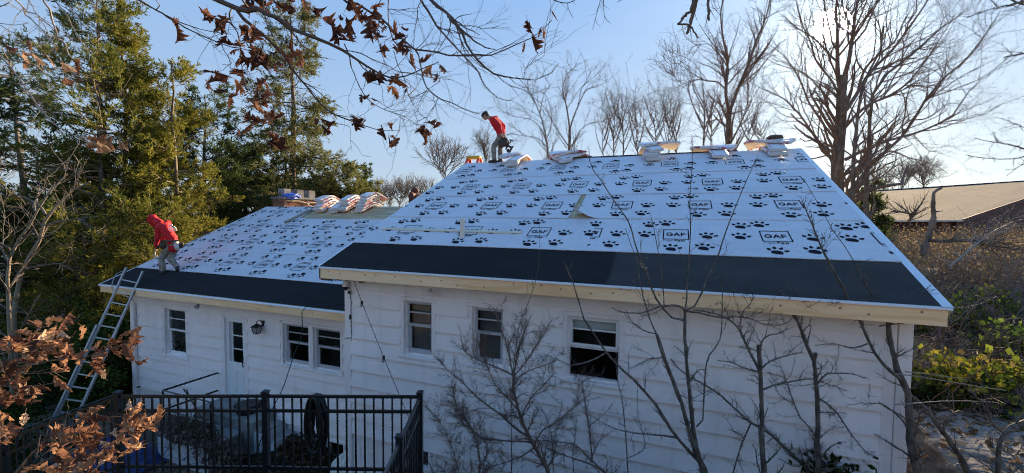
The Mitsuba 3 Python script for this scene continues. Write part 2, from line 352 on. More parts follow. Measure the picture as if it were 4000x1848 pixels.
def window(x0, x1, z0, z1, y, mat, rail_t, munt_t, cas=0.075, sill=True, opened=False, blind=False, parent=None):
    """x0..x1, z0..z1: the hole. Double hung, the upper sash with one bar across; y is the face of the wall"""
    w = part(parent or house, 'window', MB_frame(x0, x1, z0, z1, y + 0.035, y + 0.12, 0.022), 'trim')
    mb = MB()
    c, yo = cas, y - 0.040
    for a, b in (([x0 - c, yo, z0 - 0.004], [x0, y + 0.02, z1 + 0.004]), ([x1, yo, z0 - 0.004], [x1 + c, y + 0.02, z1 + 0.004]), ([x0 - c - 0.004, yo - 0.004, z1 + 0.004], [x1 + c + 0.004, y + 0.02, z1 + c])): mb.box(a, b, ch=0.006)
    part(w, 'casing', mb, 'trim')
    mb = MB(); mb.box([x0 - c - 0.02, yo - 0.03, z0 - 0.05], [x1 + c + 0.02, y + 0.06, z0 - 0.004], ch=0.008)
    part(w, 'sill', mb, 'trim')
    H = z1 - z0; zr = z0 + H * rail_t; zm = z0 + H * munt_t
    xi0, xi1 = x0 + 0.022, x1 - 0.022; b = 0.038
    # upper sash, outer track
    up = MB_frame(xi0, xi1, zr - 0.02, z1 - 0.022, y + 0.040, y + 0.065, b)
    up.box([xi0 + b, y + 0.043, zm - 0.011], [xi1 - b, y + 0.062, zm + 0.011])
    part(w, 'sash', up, mat)
    lz0, lz1 = (z0 + 0.022, zr + 0.02) if not opened else (zr - 0.06, min(z1 - 0.03, zr + (zr - z0) - 0.08))
    if not opened or True:
        part(w, 'sash', MB_frame(xi0 + 0.004, xi1 - 0.004, lz0, lz1, y + 0.072, y + 0.098, b + (0.02 if not opened else 0), bottom=0.075 if not opened else 0.05), mat)
    g = MB(); g.add([[xi0 + b, y + 0.052, zr], [xi1 - b, y + 0.052, zr], [xi1 - b, y + 0.052, z1 - 0.05], [xi0 + b, y + 0.052, z1 - 0.05]], [[0, 1, 2, 3]])
    part(w, 'pane', g, 'glass')
    if not opened:
        g = MB(); g.add([[xi0 + b, y + 0.086, lz0 + .05], [xi1 - b, y + 0.086, lz0 + .05], [xi1 - b, y + 0.086, lz1 - .03], [xi0 + b, y + 0.086, lz1 - .03]], [[0, 1, 2, 3]])
        part(w, 'pane', g, 'glass')
    if blind:
        bl = MB(); bl.box([x0 + 0.03, y + 0.14, zm - 0.01], [x1 - 0.03, y + 0.15, z1 - 0.02]); part(w, 'blind', bl, 'blind', label='pale green roller blind drawn part way down')
    return w

def MB_frame(x0, x1, z0, z1, y0, y1, w, bottom=None):
    mb = MB(); bo = bottom or w
    mb.box([x0, y0, z0], [x1, y1, z0 + bo]); mb.box([x0, y0, z1 - w], [x1, y1, z1])
    mb.box([x0, y0 + 0.001, z0 + bo], [x0 + w, y1 - 0.001, z1 - w]); mb.box([x1 - w, y0 + 0.001, z0 + bo], [x1, y1 - 0.001, z1 - w])
    return mb

# window holes (x0, z0, x1, z1)
W1, W2, W3 = (1.50, -1.505, 2.06, -0.553), (2.82, -1.49, 3.36, -0.553), (4.39, -1.495, 5.15, -0.553)
BW = (1.27, -3.50, 2.0, -3.13)
D1, D2, LW = (-2.715, -2.61, -1.915, -1.640), (-1.780, -2.61, -0.990, -1.640), (-7.125, -2.945, -6.255, -1.650)
DR = (-4.735, -3.72, -4.035, -1.69)
BL = (-1.42, -4.62, -0.92, -4.20)
holesR, holesL = [W1, W2, W3, BW], [D1, D2, LW, DR, BL]
zT_R, zT_L = -0.12, -1.20
wr = part(house, 'wall', wall_with_holes(XW0 + 0.01, XW1 - 0.01, -5.2, zT_R, YW, YW + 0.12, holesR), 'trim')
cas = lambda h, c=0.075: (h[0] - c, h[1] - 0.05, h[2] + c, h[3] + c)
siding(wr, 0.335, 8.142, -3.139, zT_R, YW, [cas(h) for h in (W1, W2, W3)], 1)
mb = MB(); mb.box([0.199, YW - 0.038, -5.2], [0.332, YW + 0.01, zT_R], ch=0.006); part(wr, 'corner_board', mb, 'trim')
mb = MB(); mb.box([8.142, YW - 0.034, -5.2], [8.258, YW + 0.01, zT_R], ch=0.006); part(wr, 'corner_board', mb, 'trim')
mb = MB(); mb.box([8.266, YW - 0.042, -5.2], [8.40, YW + 0.01, zT_R], ch=0.006); part(wr, 'corner_board', mb, 'trim')
wl = part(house, 'wall', wall_with_holes(XWL + 0.01, XW0 + 0.02, -5.4, zT_L, YWL, YWL + 0.12, holesL), 'trim')
siding(wl, -8.30, 0.20, -4.04, zT_L, YWL, [cas(LW), (D1[0] - .075, D1[1] - .05, D2[2] + .075, D1[3] + .075), (DR[0] - 0.09, -5, DR[2] + 0.13, DR[3] + 0.10)], 2)
mb = MB(); mb.box([XWL, YWL - 0.036, -5.4], [-8.54, YWL + 0.01, zT_L], ch=0.006); part(wl, 'corner_board', mb, 'trim')
mb = MB(); mb.box([-8.53, YWL - 0.030, -5.4], [-8.31, YWL + 0.01, zT_L], ch=0.006); part(wl, 'corner_board', mb, 'trim')

def gable(x, y0, y1, zb, ze, zr, th=0.1, side=1):
    ym = (y0 + y1) / 2
    pts = np.array([[x, y0, zb], [x, y1, zb], [x, y1, ze], [x, ym, zr], [x, y0, ze]]); q = pts + [th * side, 0, 0]
    v = np.vstack([pts, q]); f = [[0, 1, 2], [0, 2, 3], [0, 3, 4], [5, 7, 6], [5, 8, 7], [5, 9, 8]]
    for i in range(5):
        j = (i + 1) % 5; f += [[i, j + 5, j], [i, i + 5, j + 5]]
    return v, np.array(f)
hR = RH / RR
part(house, 'gable_wall', gable(XW0 + 0.002, YW + 0.13, 2 * RR - 0.45, -5.3, (YW) * hR - 0.16, RH - 0.16), 'paint')
part(house, 'gable_wall', gable(XW1 - 0.002, YW + 0.13, 2 * RR - 0.45, -5.3, (YW) * hR - 0.16, RH - 0.16, side=-1), 'paint')
mb = MB(); mb.box([XW0, 2 * RR - 0.45, -5.3], [XW1, 2 * RR - 0.33, 0.0]); part(house, 'wall', mb, 'paint')
hLs = LU[2] / LU[1]
part(house, 'gable_wall', gable(XWL + 0.002, YWL + 0.13, 2 * YLR - YWL, -5.4, ZL0 + (YWL - YL0) * hLs - 0.16, ZLR - 0.16), 'paint')
mb = MB(); mb.box([XWL, 2 * YLR - YWL, -5.4], [XW0, 2 * YLR - YWL + .12, -1.0]); part(house, 'wall', mb, 'paint')
# rooms behind the panes: floor, ceiling and inner walls, dark
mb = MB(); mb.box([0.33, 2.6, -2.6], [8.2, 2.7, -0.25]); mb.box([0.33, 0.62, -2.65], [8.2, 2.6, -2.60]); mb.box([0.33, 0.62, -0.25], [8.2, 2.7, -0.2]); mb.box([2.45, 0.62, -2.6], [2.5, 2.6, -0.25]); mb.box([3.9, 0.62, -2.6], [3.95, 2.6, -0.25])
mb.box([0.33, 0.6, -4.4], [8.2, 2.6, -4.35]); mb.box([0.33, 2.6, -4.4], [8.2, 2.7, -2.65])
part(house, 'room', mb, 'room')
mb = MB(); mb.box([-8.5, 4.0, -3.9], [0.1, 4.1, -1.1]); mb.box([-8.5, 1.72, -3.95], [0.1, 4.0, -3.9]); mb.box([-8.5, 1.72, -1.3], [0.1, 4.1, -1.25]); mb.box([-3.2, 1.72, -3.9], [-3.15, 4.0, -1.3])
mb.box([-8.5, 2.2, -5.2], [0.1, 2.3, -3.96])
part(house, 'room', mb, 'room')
w = window(W1[0], W1[2], W1[1], W1[3], YW, 'sash', 0.55, 0.78)
mb = MB(); mb.box([1.56, YW + 0.16, -1.45], [2.0, YW + 0.17, -0.6]); part(w, 'curtain', mb, 'curtain')
w = window(W2[0], W2[2], W2[1], W2[3], YW, 'sash', 0.55, 0.78)
mb = MB(); mb.box([2.87, YW + 0.16, -1.45], [3.3, YW + 0.17, -0.6]); part(w, 'curtain', mb, 'curtain')
window(W3[0], W3[2], W3[1], W3[3], YW, 'sash_white', 0.54, 0.79, opened=True, blind=True)
window(LW[0], LW[2], LW[1], LW[3], YWL, 'sash_white', 0.535, 0.775)
w = window(D1[0], D1[2], D1[1], D1[3], YWL, 'sash', 0.54, 0.78, cas=0.066)
window(D2[0], D2[2], D2[1], D2[3], YWL, 'sash', 0.54, 0.78, cas=0.066)
# basement windows: deep frames with a dark pane
for h, y in ((BW, YW), (BL, YWL)):
    bw = part(house, 'basement_window', MB_frame(h[0] - 0.03, h[2] + 0.03, h[1] - 0.03, h[3] + 0.03, y - 0.03, y + 0.1, 0.05), 'trim')
    g = MB(); g.add([[h[0], y + 0.06, h[1]], [h[2], y + 0.06, h[1]], [h[2], y + 0.06, h[3]], [h[0], y + 0.06, h[3]]], [[0, 1, 2, 3]]); part(bw, 'pane', g, 'glass')

# door
d = part(house, 'door', MB_frame(DR[0], DR[2], DR[1], DR[3], YWL + 0.01, YWL + 0.05, 0.10, bottom=0.9), 'sash_white')
mb = MB(); x0, x1 = DR[0] + 0.10, DR[2] - 0.10
for k in (1, 2): zc = DR[1] + 0.9 + (DR[3] - 0.1 - DR[1] - 0.9) * k / 3; mb.box([x0 + 0.12, YWL + 0.02, zc - 0.012], [x1, YWL + 0.045, zc + 0.012])
mb.box([x0 + 0.10, YWL + 0.021, DR[1] + 0.9], [x0 + 0.125, YWL + 0.044, DR[3] - 0.1])
part(d, 'glazing_bar', mb, 'sash_white')
mb = MB(); mb.box([x0, YWL + 0.024, DR[1] + 0.9], [x0 + 0.10, YWL + 0.04, DR[3] - 0.1]); part(d, 'screen_edge', mb, 'sash')
g = MB(); g.add([[x0, YWL + 0.032, DR[1] + .9], [x1, YWL + 0.032, DR[1] + .9], [x1, YWL + 0.032, DR[3] - .1], [x0, YWL + 0.032, DR[3] - .1]], [[0, 1, 2, 3]]); part(d, 'pane', g, 'glass')
for xa, xb in ((DR[0] + 0.09, DR[0] + 0.32), (DR[2] - 0.32, DR[2] - 0.09)):
    m_ = MB()
    zb, zt = DR[1] + 0.16, DR[1] + 0.74
    ring = [(xa, zb), (xb, zb), (xb, zt - .06), (xb - .04, zt - .02), ((xa + xb) / 2 + .04, zt), ((xa + xb) / 2 - .04, zt), (xa + .04, zt - .02), (xa, zt - .06), (xa, zb)]
    m_.tube([[a, YWL + 0.010, b] for a, b in ring], 0.008, 5); part(d, 'panel', m_, 'sash_white')
mb = MB(); mb.tube([[DR[2] - 0.045, YWL + 0.01, -2.66], [DR[2] - 0.045, YWL - 0.05, -2.68], [DR[2] - 0.045, YWL - 0.055, -2.86], [DR[2] - 0.045, YWL + 0.01, -2.89]], 0.011, 6)
mb.box([DR[2] - 0.065, YWL - 0.002, -2.92], [DR[2] - 0.025, YWL + 0.012, -2.63]); part(d, 'handle', mb, 'black_metal')
mb = MB(); y0 = YWL - 0.042
mb.box([DR[0] - 0.09, y0, -4.0], [DR[0], YWL + 0.02, DR[3] + 0.003], ch=.006); mb.box([DR[2], y0, -4.0], [DR[2] + 0.13, YWL + 0.02, DR[3] + 0.003], ch=.006); mb.box([DR[0] - 0.094, y0 - .004, DR[3] + 0.003], [DR[2] + 0.134, YWL + 0.02, DR[3] + 0.10], ch=.006)
part(d, 'casing', mb, 'trim')
mb = MB(); mb.box([DR[0] - 0.09, YWL - 0.10, -3.80], [DR[2] + 0.13, YWL + 0.1, -3.72]); part(d, 'threshold', mb, 'concrete')

# ---- roofs
def wr_h(x, t, seed): return 0.014 * meshkit.fbm(np.stack([np.asarray(x) * 1.6, np.asarray(t) * 2.6, np.full(np.shape(x), seed * 3.7)], -1), 3, seed)
def deck(f, x0, x1, S, back, key):
    mb = MB()
    for top in (f,):
        v = [top(x0, 0, -0.004), top(x1, 0, -0.004), top(x1, S, -0.004), top(x0, S, -0.004), top(x0, 0.02, -0.13), top(x1, 0.02, -0.13), top(x1, S, -0.13), top(x0, S, -0.13)]
        mb.add(v, [[0, 1, 2, 3], [5, 4, 7, 6], [4, 5, 1, 0], [0, 3, 7, 4], [1, 5, 6, 2]])
    v = np.array(v); yr = v[2, 1]; w = v.copy(); w[:, 1] = 2 * yr - w[:, 1]
    mb.add(w, [[3, 2, 1, 0], [6, 7, 4, 5], [0, 1, 5, 4], [4, 7, 3, 0], [2, 6, 5, 1]])
    return part(house, 'roof', mb, 'plywood')
roofR = deck(onR, 0.0, RL, SL, None, 'r'); roofL = deck(onL, XL0, XW0 - 0.005, SLL, None, 'l')

def sheet(f, x0, x1, t0, t1, seed, lift0=0.016, lift1=0.004, nx=None, curl=None, xs0=None):
    nx = nx or max(4, int((x1 - x0) / 0.12)); nt = max(4, int((t1 - t0) / 0.09))
    X, Tt = np.meshgrid(np.linspace(x0, x1, nx), np.linspace(t0, t1, nt))
    h = wr_h(X, Tt, seed) + lift1 + (lift0 - lift1) * (1 - (Tt - t0) / (t1 - t0))
    if curl is not None: h = h + curl(X, Tt)
    Pv = np.stack([f(0, 0) + np.zeros(3)] * 1)[0] + X[..., None] * np.array([1.0, 0, 0]) + (Tt[..., None] * (RU if f is onR else LU)) + h[..., None] * (RN if f is onR else LN)
    idx = np.arange(nx * nt).reshape(nt, nx)
    F = np.stack([idx[:-1, :-1], idx[:-1, 1:], idx[1:, 1:], idx[1:, :-1]], -1).reshape(-1, 4)
    uv = np.stack([X, Tt - t0], -1).reshape(-1, 2)
    lip = Pv[0] - (RN if f is onR else LN) * 0.011                    # the thickness seen along the lower edge
    V = np.vstack([Pv.reshape(-1, 3), Pv[0], lip]); b_ = nx * nt; i_ = np.arange(nx - 1)
    F = np.vstack([F, np.stack([b_ + nx + i_, b_ + nx + i_ + 1, b_ + i_ + 1, b_ + i_], 1)]); uv = np.vstack([uv, uv[:nx], uv[:nx]])
    return V, F, uv

def put_print(mb, f, poly2d, seed, t0, t1, lift0=0.016, lift1=0.004, up=0.005):
    """lays a flat shape (x, t) on the sheet"""
    for q in getattr(poly2d, 'geoms', [poly2d]):
        if q.is_empty or q.area < 1e-5: continue
        v, fc = trimesh.creation.triangulate_polygon(q.segmentize(0.07), engine='earcut')
        h = wr_h(v[:, 0], v[:, 1], seed) + lift1 + (lift0 - lift1) * (1 - (v[:, 1] - t0) / (t1 - t0)) + up
        mb.add(f(0, 0) + v[:, :1] * np.array([1.0, 0, 0]) + v[:, 1:2] * (RU if f is onR else LU) + h[:, None] * (RN if f is onR else LN), fc)

from shapely import affinity
from shapely.geometry import Point
def ell(cx, cy, a, b, rot): return affinity.rotate(affinity.scale(Point(0, 0).buffer(1, 5), a, b), rot).__class__(affinity.translate(affinity.rotate(affinity.scale(Point(0, 0).buffer(1, 5), a, b), rot), cx, cy))
def toe(cx, cy, rot, s=1.0):
    p = Polygon([(-0.034, -0.030), (-0.02, -0.043), (0.015, -0.040), (0.034, -0.02), (0.030, 0.012), (0.010, 0.040), (-0.002, 0.052), (-0.016, 0.034), (-0.032, 0.0)])
    return affinity.translate(affinity.rotate(affinity.scale(p, s * .84, s * .9), rot, origin=(0, 0)), cx, cy)
PAD = Polygon([(-0.085, -0.005), (-0.07, 0.028), (-0.03, 0.045), (0.02, 0.045), (0.06, 0.02), (0.082, -0.03), (0.062, -0.072), (0.01, -0.066), (-0.04, -0.055), (-0.075, -0.035)]).buffer(0.012, 3)
PAW = affinity.scale(unary_union([affinity.scale(PAD, .9, .88, origin=(0, -.02)), toe(-0.10, 0.095, 28), toe(-0.015, 0.140, 6), toe(0.078, 0.118, -22), toe(0.142, 0.035, -55)]), .86, .88, origin=(0.02, 0.02))
def text_shape(s, h, bold):
    m = meshkit.text_mesh(s, h, 0.002, bold)
    tri = m.triangles[np.abs(m.face_normals[:, 2] - 1) < 1e-3][:, :, :2]
    return unary_union([Polygon(t).buffer(0.0004) for t in tri]).simplify(0.002)
_g = text_shape('GAF', 0.112, True); _b = _g.bounds; GAFT = affinity.translate(affinity.scale(_g, 0.28 / (_b[2] - _b[0]), 1.0, origin=(_b[0], _b[1])), -0.14 - _b[0], -0.056 - _b[1])
_g = text_shape('Tiger', 0.058, False); _b = _g.bounds; TIG = affinity.translate(affinity.scale(_g, 0.155 / (_b[2] - _b[0]), 1, origin=(_b[0], 0)), -0.19 - _b[0], -0.245)
_g = text_shape('Paw', 0.058, True); _b = _g.bounds; PAWT = affinity.translate(affinity.scale(_g, 0.15 / (_b[2] - _b[0]), 1, origin=(_b[0], 0)), -0.02 - _b[0], -0.245)
BOX = sbox(-0.19, -0.175, 0.19, 0.185).difference(sbox(-0.174, -0.159, 0.174, 0.169))
LOGO = unary_union([BOX, GAFT, PAWT])
PAWS = [(-0.07, 0.145), (0.37, 0.195), (0.44, 0.58), (0.885, 0.585), (0.93, 0.965), (1.19, 1.03)]
PER = 1.35

def strip(roof_f, x0, x1, t0, t1, seed, first, flip=False, clip=None, width=1.26, parent=None, curl=None, lab=None):
    v, F, uv = sheet(roof_f, x0, x1, t0, t1, seed, curl=curl)
    F = np.vstack([F[:, [0, 1, 2]], F[:, [0, 2, 3]]])
    key = part(parent or house, 'underlayment_strip', mikit.ply((v, F), 'underlay', smooth=True, uv=uv), label=lab)
    bound = sbox(x0 + 0.01, t0 + 0.01, x1 - 0.01, (clip or t1) - 0.01)
    ink, pale = MB(), MB(); own = roof_f is onR
    lo = first - PER * math.ceil((first - x0) / PER) - PER; x = lo
    while x < x1 + PER:
        sh, pl = [], []
        sh.append(affinity.translate(LOGO, 0, 0.64)); pl.append(affinity.translate(TIG, 0, 0.64))
        for a, b in PAWS: sh.append(affinity.translate(PAW, a, b))
        for g, mb in ((sh, ink), (pl, pale)):
            for s_ in g:
                if flip: s_ = affinity.rotate(s_, 180, origin=(0.5, width / 2))
                s_ = affinity.translate(s_, x, t0).intersection(bound)
                if s_.is_empty or s_.area < 2e-4: continue
                if own and mb is ink:
                    one = MB(); put_print(one, roof_f, s_, seed, t0, t1)
                    if one.n: part(key, 'logo_print' if s_.bounds[2] - s_.bounds[0] > 0.3 else 'paw_print', one, 'ink')
                else: put_print(mb, roof_f, s_, seed, t0, t1)
        x += PER
    if ink.n: part(key, 'print', ink, 'ink', kind='stuff')
    if pale.n: part(key, 'print', pale, 'ink_pale', kind='stuff')
    return key

# dark ice barrier along both eaves
def flat_strip(f, x0, x1, t0, t1, lift, seed, amp=1.0):
    nx, nt = max(2, int((x1 - x0) / 0.15)), 9
    X, Tt = np.meshgrid(np.linspace(x0, x1, nx), np.linspace(t0, t1, nt)); h = lift + 0.4 * amp * wr_h(X, Tt, seed)
    Pv = f(0, 0) + X[..., None] * np.array([1.0, 0, 0]) + Tt[..., None] * (RU if f is onR else LU) + h[..., None] * (RN if f is onR else LN)
    idx = np.arange(nx * nt).reshape(nt, nx)
    return Pv.reshape(-1, 3), np.stack([idx[:-1, :-1], idx[:-1, 1:], idx[1:, 1:], idx[1:, :-1]], -1).reshape(-1, 4)
XI = 8.44                                            # where the sheets stop short of the rake
part(house, 'ice_barrier', flat_strip(onR, 0.012, XI, 0.012, 0.97, 0.005, 41), 'membrane', smooth=True, label='black ice barrier strip along the eave of the taller roof')
part(house, 'ice_barrier', flat_strip(onL, XL0 + 0.02, XW0 - 0.005, 0.05, 0.99, 0.005, 42), 'membrane', smooth=True, label='black ice barrier strip along the eave of the lower roof')
TR = [0.925, 2.165, 3.40, 4.71, SL]
firsts = [7.22, 7.62, 7.91, 7.08]
FLX, FLT = 3.95, 2.165
strip(onR, 0.03, 4.66, TR[0], TR[1] + 0.06, 11, 3.63, clip=TR[1])
def curl2(X, Tt):
    d = np.clip(1 - (X - 4.14) / 0.42, 0, 1) * np.clip(1 - (Tt - TR[1]) / 0.24, 0, 1) * (X > 4.10)
    return 0.22 * d ** 1.6
strip(onR, 4.55, XI, TR[0] + 0.004, TR[1] + 0.06, 12, 5.87, clip=TR[1])
strip(onR, 0.03, 4.02, TR[1], TR[2] + 0.06, 13, 2.18 + .02, clip=TR[2])
strip(onR, 4.13, XI, TR[1] + 0.004, TR[2] + 0.06, 14, 6.27, clip=TR[2], curl=curl2)
strip(onR, 0.03, XI, TR[2], TR[3] + 0.06, 15, 6.55, clip=TR[3])
strip(onR, 0.03, XI, TR[3], SL - 0.02, 16, 6.08, flip=True)
# bare sheathing showing under the lifted corner
mb = MB(); mb.add([onR(4.0, 2.18, 0.016), onR(4.42, 2.185, 0.016), onR(4.20, 2.55, 0.016), onR(4.06, 2.6, 0.016)], [[0, 1, 2, 3]]); part(roofR, 'bare_patch', mb, 'plywood')
TLs = [0.945, 2.16, 3.36, 4.62]
strip(onL, XL0 + 0.03, XW0 - 0.01, TLs[0], TLs[1] + 0.06, 21, -4.21, flip=True, clip=TLs[1])
strip(onL, XL0 + 0.03, XW0 - 0.01, TLs[1], TLs[2] + 0.06, 22, -4.83, flip=True, clip=TLs[2])
strip(onL, XL0 + 0.03, -6.05, TLs[2], TLs[3] + 0.06, 23, -8.88, clip=TLs[3])
strip(onL, -6.1, XW0 - 0.01, TLs[2] + 0.004, TLs[3], 24, -3.19)
strip(onL, XL0 + 0.03, -6.35, TLs[3], SLL - 0.02, 25, -7.9)

# metal drip edges and new fascia boards
def drip(f, x0, x1, parent):
    mb = MB(); a = np.array
    U_, N_ = (RU, RN) if f is onR else (LU, LN)
    prof = [f(0, 0.03, 0.004), f(0, -0.004, 0.004), f(0, -0.004, 0.004) + [0, -0.004, -0.024]]
    v = []
    for x in (x0, x1):
        for q in prof: v.append(q + [x, 0, 0])
    mb.add(v, [[0, 1, 4, 3], [1, 2, 5, 4]])
    return part(parent, 'drip_edge', mb, 'white_metal')
drip(onR, 0.0, RL, house); drip(onL, XL0, XW0 - 0.005, house)
mb = MB(); mb.add([onR(XI - 0.005, -0.004, 0.0125), onR(RL + 0.006, -0.004, 0.0125), onR(RL + 0.006, SL, 0.0125), onR(XI - 0.005, SL, 0.0125), onR(RL + 0.006, 0, -0.06), onR(RL + 0.006, SL, -0.06)], [[0, 1, 2, 3], [1, 4, 5, 2]])
part(house, 'rake_edge', mb, 'white_metal')
mb = MB(); mb.add([onL(XL0 - 0.006, 0, 0.012), onL(XL0 + 0.05, 0, 0.012), onL(XL0 + 0.05, SLL, 0.012), onL(XL0 - 0.006, SLL, 0.012), onL(XL0 - 0.006, 0, -0.06), onL(XL0 - 0.006, SLL, -0.06)], [[0, 1, 2, 3], [4, 0, 3, 5]])
part(house, 'rake_edge', mb, 'white_metal')
mb = MB(); mb.add([onR(-0.006, 0, 0.013), onR(0.035, 0, 0.013), onR(0.035, SL, 0.013), onR(-0.006, SL, 0.013), onR(-0.006, 0, -0.05), onR(-0.006, SL, -0.05)], [[0, 1, 2, 3], [4, 0, 3, 5]])
part(house, 'rake_edge', mb, 'white_metal')
def board_uv(x0, x1, y0, y1, z0, z1):
    mb = MB(); mb.box([x0, y0, z0], [x1, y1, z1], ch=0.004); v, f = mb.get()
    return mikit.ply((v, f), 'pine', uv=np.stack([v[:, 0], (v[:, 2] - z0) / (z1 - z0)], 1))
part(house, 'fascia', board_uv(0.035, 3.895, 0.012, 0.050, -0.199, -0.020)); part(house, 'fascia', board_uv(3.90, RL - 0.03, 0.010, 0.048, -0.199, -0.018))
part(house, 'fascia', board_uv(XL0 + 0.05, -3.37, YL0 + 0.012, YL0 + 0.05, ZL0 - 0.193, ZL0 - 0.020)); part(house, 'fascia', board_uv(-3.365, XW0 - 0.005, YL0 + 0.010, YL0 + 0.048, ZL0 - 0.190, ZL0 - 0.018))
mb = MB(); mb.box([0.03, 0.052, -0.17], [RL - 0.03, YW + 0.05, -0.12])
rs = np.random.RandomState(5)
for x in np.arange(0.05, 1.0, 0.06): mb.box([x, 0.06 + rs.rand() * .1, -0.2 - rs.rand() * .04], [x + 0.07, 0.4, -0.165])
part(house, 'soffit', mb, 'dark_wood')
mb = MB(); mb.box([0.004, 0.016, -0.21], [0.034, 0.34, -0.02]); mb.box([0.01, 0.05, -0.24], [0.2, 0.10, -0.2]); part(house, 'rake_board', mb, 'old_wood', label='broken dark end of the old rake board')
mb = MB(); mb.box([XL0 + 0.05, YL0 + 0.052, ZL0 - 0.16], [XW0, YWL + 0.05, ZL0 - 0.12]); part(house, 'soffit', mb, 'dark_wood')
mb = MB()
v = [onR(RL - 0.03, 0, -0.03), onR(RL - 0.03, SL, -0.03), onR(RL - 0.03, SL, -0.20), onR(RL - 0.03, 0.03, -0.20)]; v = v + [q - [0.03, 0, 0] for q in v]
mb.add(v, [[0, 3, 2, 1], [4, 5, 6, 7], [3, 7, 6, 2]]); part(house, 'rake_board', mb, 'trim')
# ridge caps of dark felt
mb = MB(); y = RR
mb.add([onR(2.6, SL - 0.05, 0.016), onR(XI - 1.2, SL - 0.02, 0.016), [XI - 1.2, y, RH + 0.035], [2.6, y, RH + 0.035], [2.6, y + 0.2, RH - 0.04], [XI - 1.2, y + 0.2, RH - 0.04]], [[0, 1, 2, 3], [3, 2, 5, 4]])
part(house, 'ridge_felt', mb, 'dark_wood')
# ------------------------------------------------------------------ fittings on the house
mb = MB(); mb.box([-8.47, YWL - 0.11, -5.0], [-8.38, YWL - 0.035, -1.62], ch=0.012)
mb.tube([[-8.425, YWL - 0.07, -1.63], [-8.425, YWL - 0.10, -1.5], [-8.50, YWL - 0.30, -1.33], [-8.52, YWL - 0.42, -1.28]], 0.022, 6)
for z in (-2.1, -3.2): mb.box([-8.49, YWL - 0.115, z], [-8.36, YWL - 0.03, z + 0.03])
single('downspout', mb, 'trim', 'white downspout beside the corner boards of the lower wall', 'downspout')

t = thing('wall_lantern', 'black wall lantern with cloudy panes between the white door and the double window', 'lantern')
c = np.array([-3.37, YWL - 0.02, -1.735])
mb = MB(); mb.box(c + [-0.05, -0.015, -0.10], c + [0.05, 0.02, 0.10], ch=0.01); mb.tube([c + [0, -.02, .05], c + [0, -.10, .13], c + [0, -.17, .10], c + [-0.0, -.17, .03]], 0.012, 6); part(t, 'bracket', mb, 'black_metal')
lc = c + [0, -0.17, -0.02]
mb = MB()
def pyr(mb, c, w0, w1, z0, z1):
    v = [c + [a * w0, b * w0, z0] for a, b in ((-1, -1), (1, -1), (1, 1), (-1, 1))] + [c + [a * w1, b * w1, z1] for a, b in ((-1, -1), (1, -1), (1, 1), (-1, 1))]
    mb.add(v, [[3, 2, 1, 0], [4, 5, 6, 7], [0, 1, 5, 4], [1, 2, 6, 5], [2, 3, 7, 6], [3, 0, 4, 7]])
pyr(mb, lc, 0.10, 0.02, 0.0, 0.07); pyr(mb, lc, 0.05, 0.05, -0.17, -0.15)
for a, b in ((-1, -1), (1, -1), (1, 1), (-1, 1)): mb.bar(lc + [a * .078, b * .078, 0], lc + [a * .05, b * .05, -.16], 0.012, 0.012, up=(1, 0, 0))
part(t, 'lamp_frame', mb, 'black_metal')
mb = MB(); pyr(mb, lc, 0.045, 0.072, -0.15, -0.002); part(t, 'lamp_pane', mb, 'lamp_glass')

def floodlight(c, label, dark):
    t = thing('floodlight', label, 'floodlight')
    mb = MB(); mb.tube([c + [0, .04, .1], c + [0, -.03, .08], c + [0, -.05, .02]], 0.016, 6); mb.tube([c + [0, .05, .1], c + [0, .07, .1]], 0.05, 10); part(t, 'bracket', mb, 'trim')
    prof = [(0.0, 0.03), (0.03, 0.036), (0.06, 0.055), (0.10, 0.062)]
    d = norm([0.25, -0.75, -0.6]); mb = MB(); mb.tube([c + [0, -.05, .03] + d * a for a, b in prof], [b for a, b in prof], 12); part(t, 'lamp_head', mb, 'sash' if dark else 'trim', smooth=50)
floodlight(np.array([-5.33, 1.36, -1.40]), 'small grey floodlight under the lower eave, left of the white door', True)
floodlight(np.array([2.12, 0.34, -0.33]), 'white floodlight under the higher eave beside the narrow windows', False)

t = thing('security_camera', 'white security camera with a black dome on the corner board under the higher eave', 'camera')
c = np.array([0.30, YW - 0.11, -0.36])
mb = MB(); mb.box(c + [-.05, -.03, .02], c + [.05, .08, .09], ch=.012); mb.tube([c + [0, 0, .03], c + [0, 0, -.02]], [0.058, 0.058], 14); part(t, 'mount', mb, 'trim')
mb = MB(); mb.tube([c + [0, 0, -.018], c + [0, 0, -.05], c + [0, 0, -.075], c + [0, 0, -.088]], [0.055, 0.05, 0.034, 0.012], 14); part(t, 'dome', mb, 'black_rubber', smooth=60)
mb = MB(); mb.tube(resample([[.33, .39, -.46], [.345, .40, -.55], [.375, .39, -.66], [.365, .395, -.9], [.37, .395, -1.1], [.37, .40, -1.33], [.30, .39, -1.34], [.215, .39, -1.37]], 24), 0.0065, 5); mb.box([.335, .37, -.99], [.365, .40, -.90], ch=.005); mb.box([.31, .37, -.52], [.36, .405, -.47], ch=.006)
part(t, 'cable', mb, 'black_rubber')

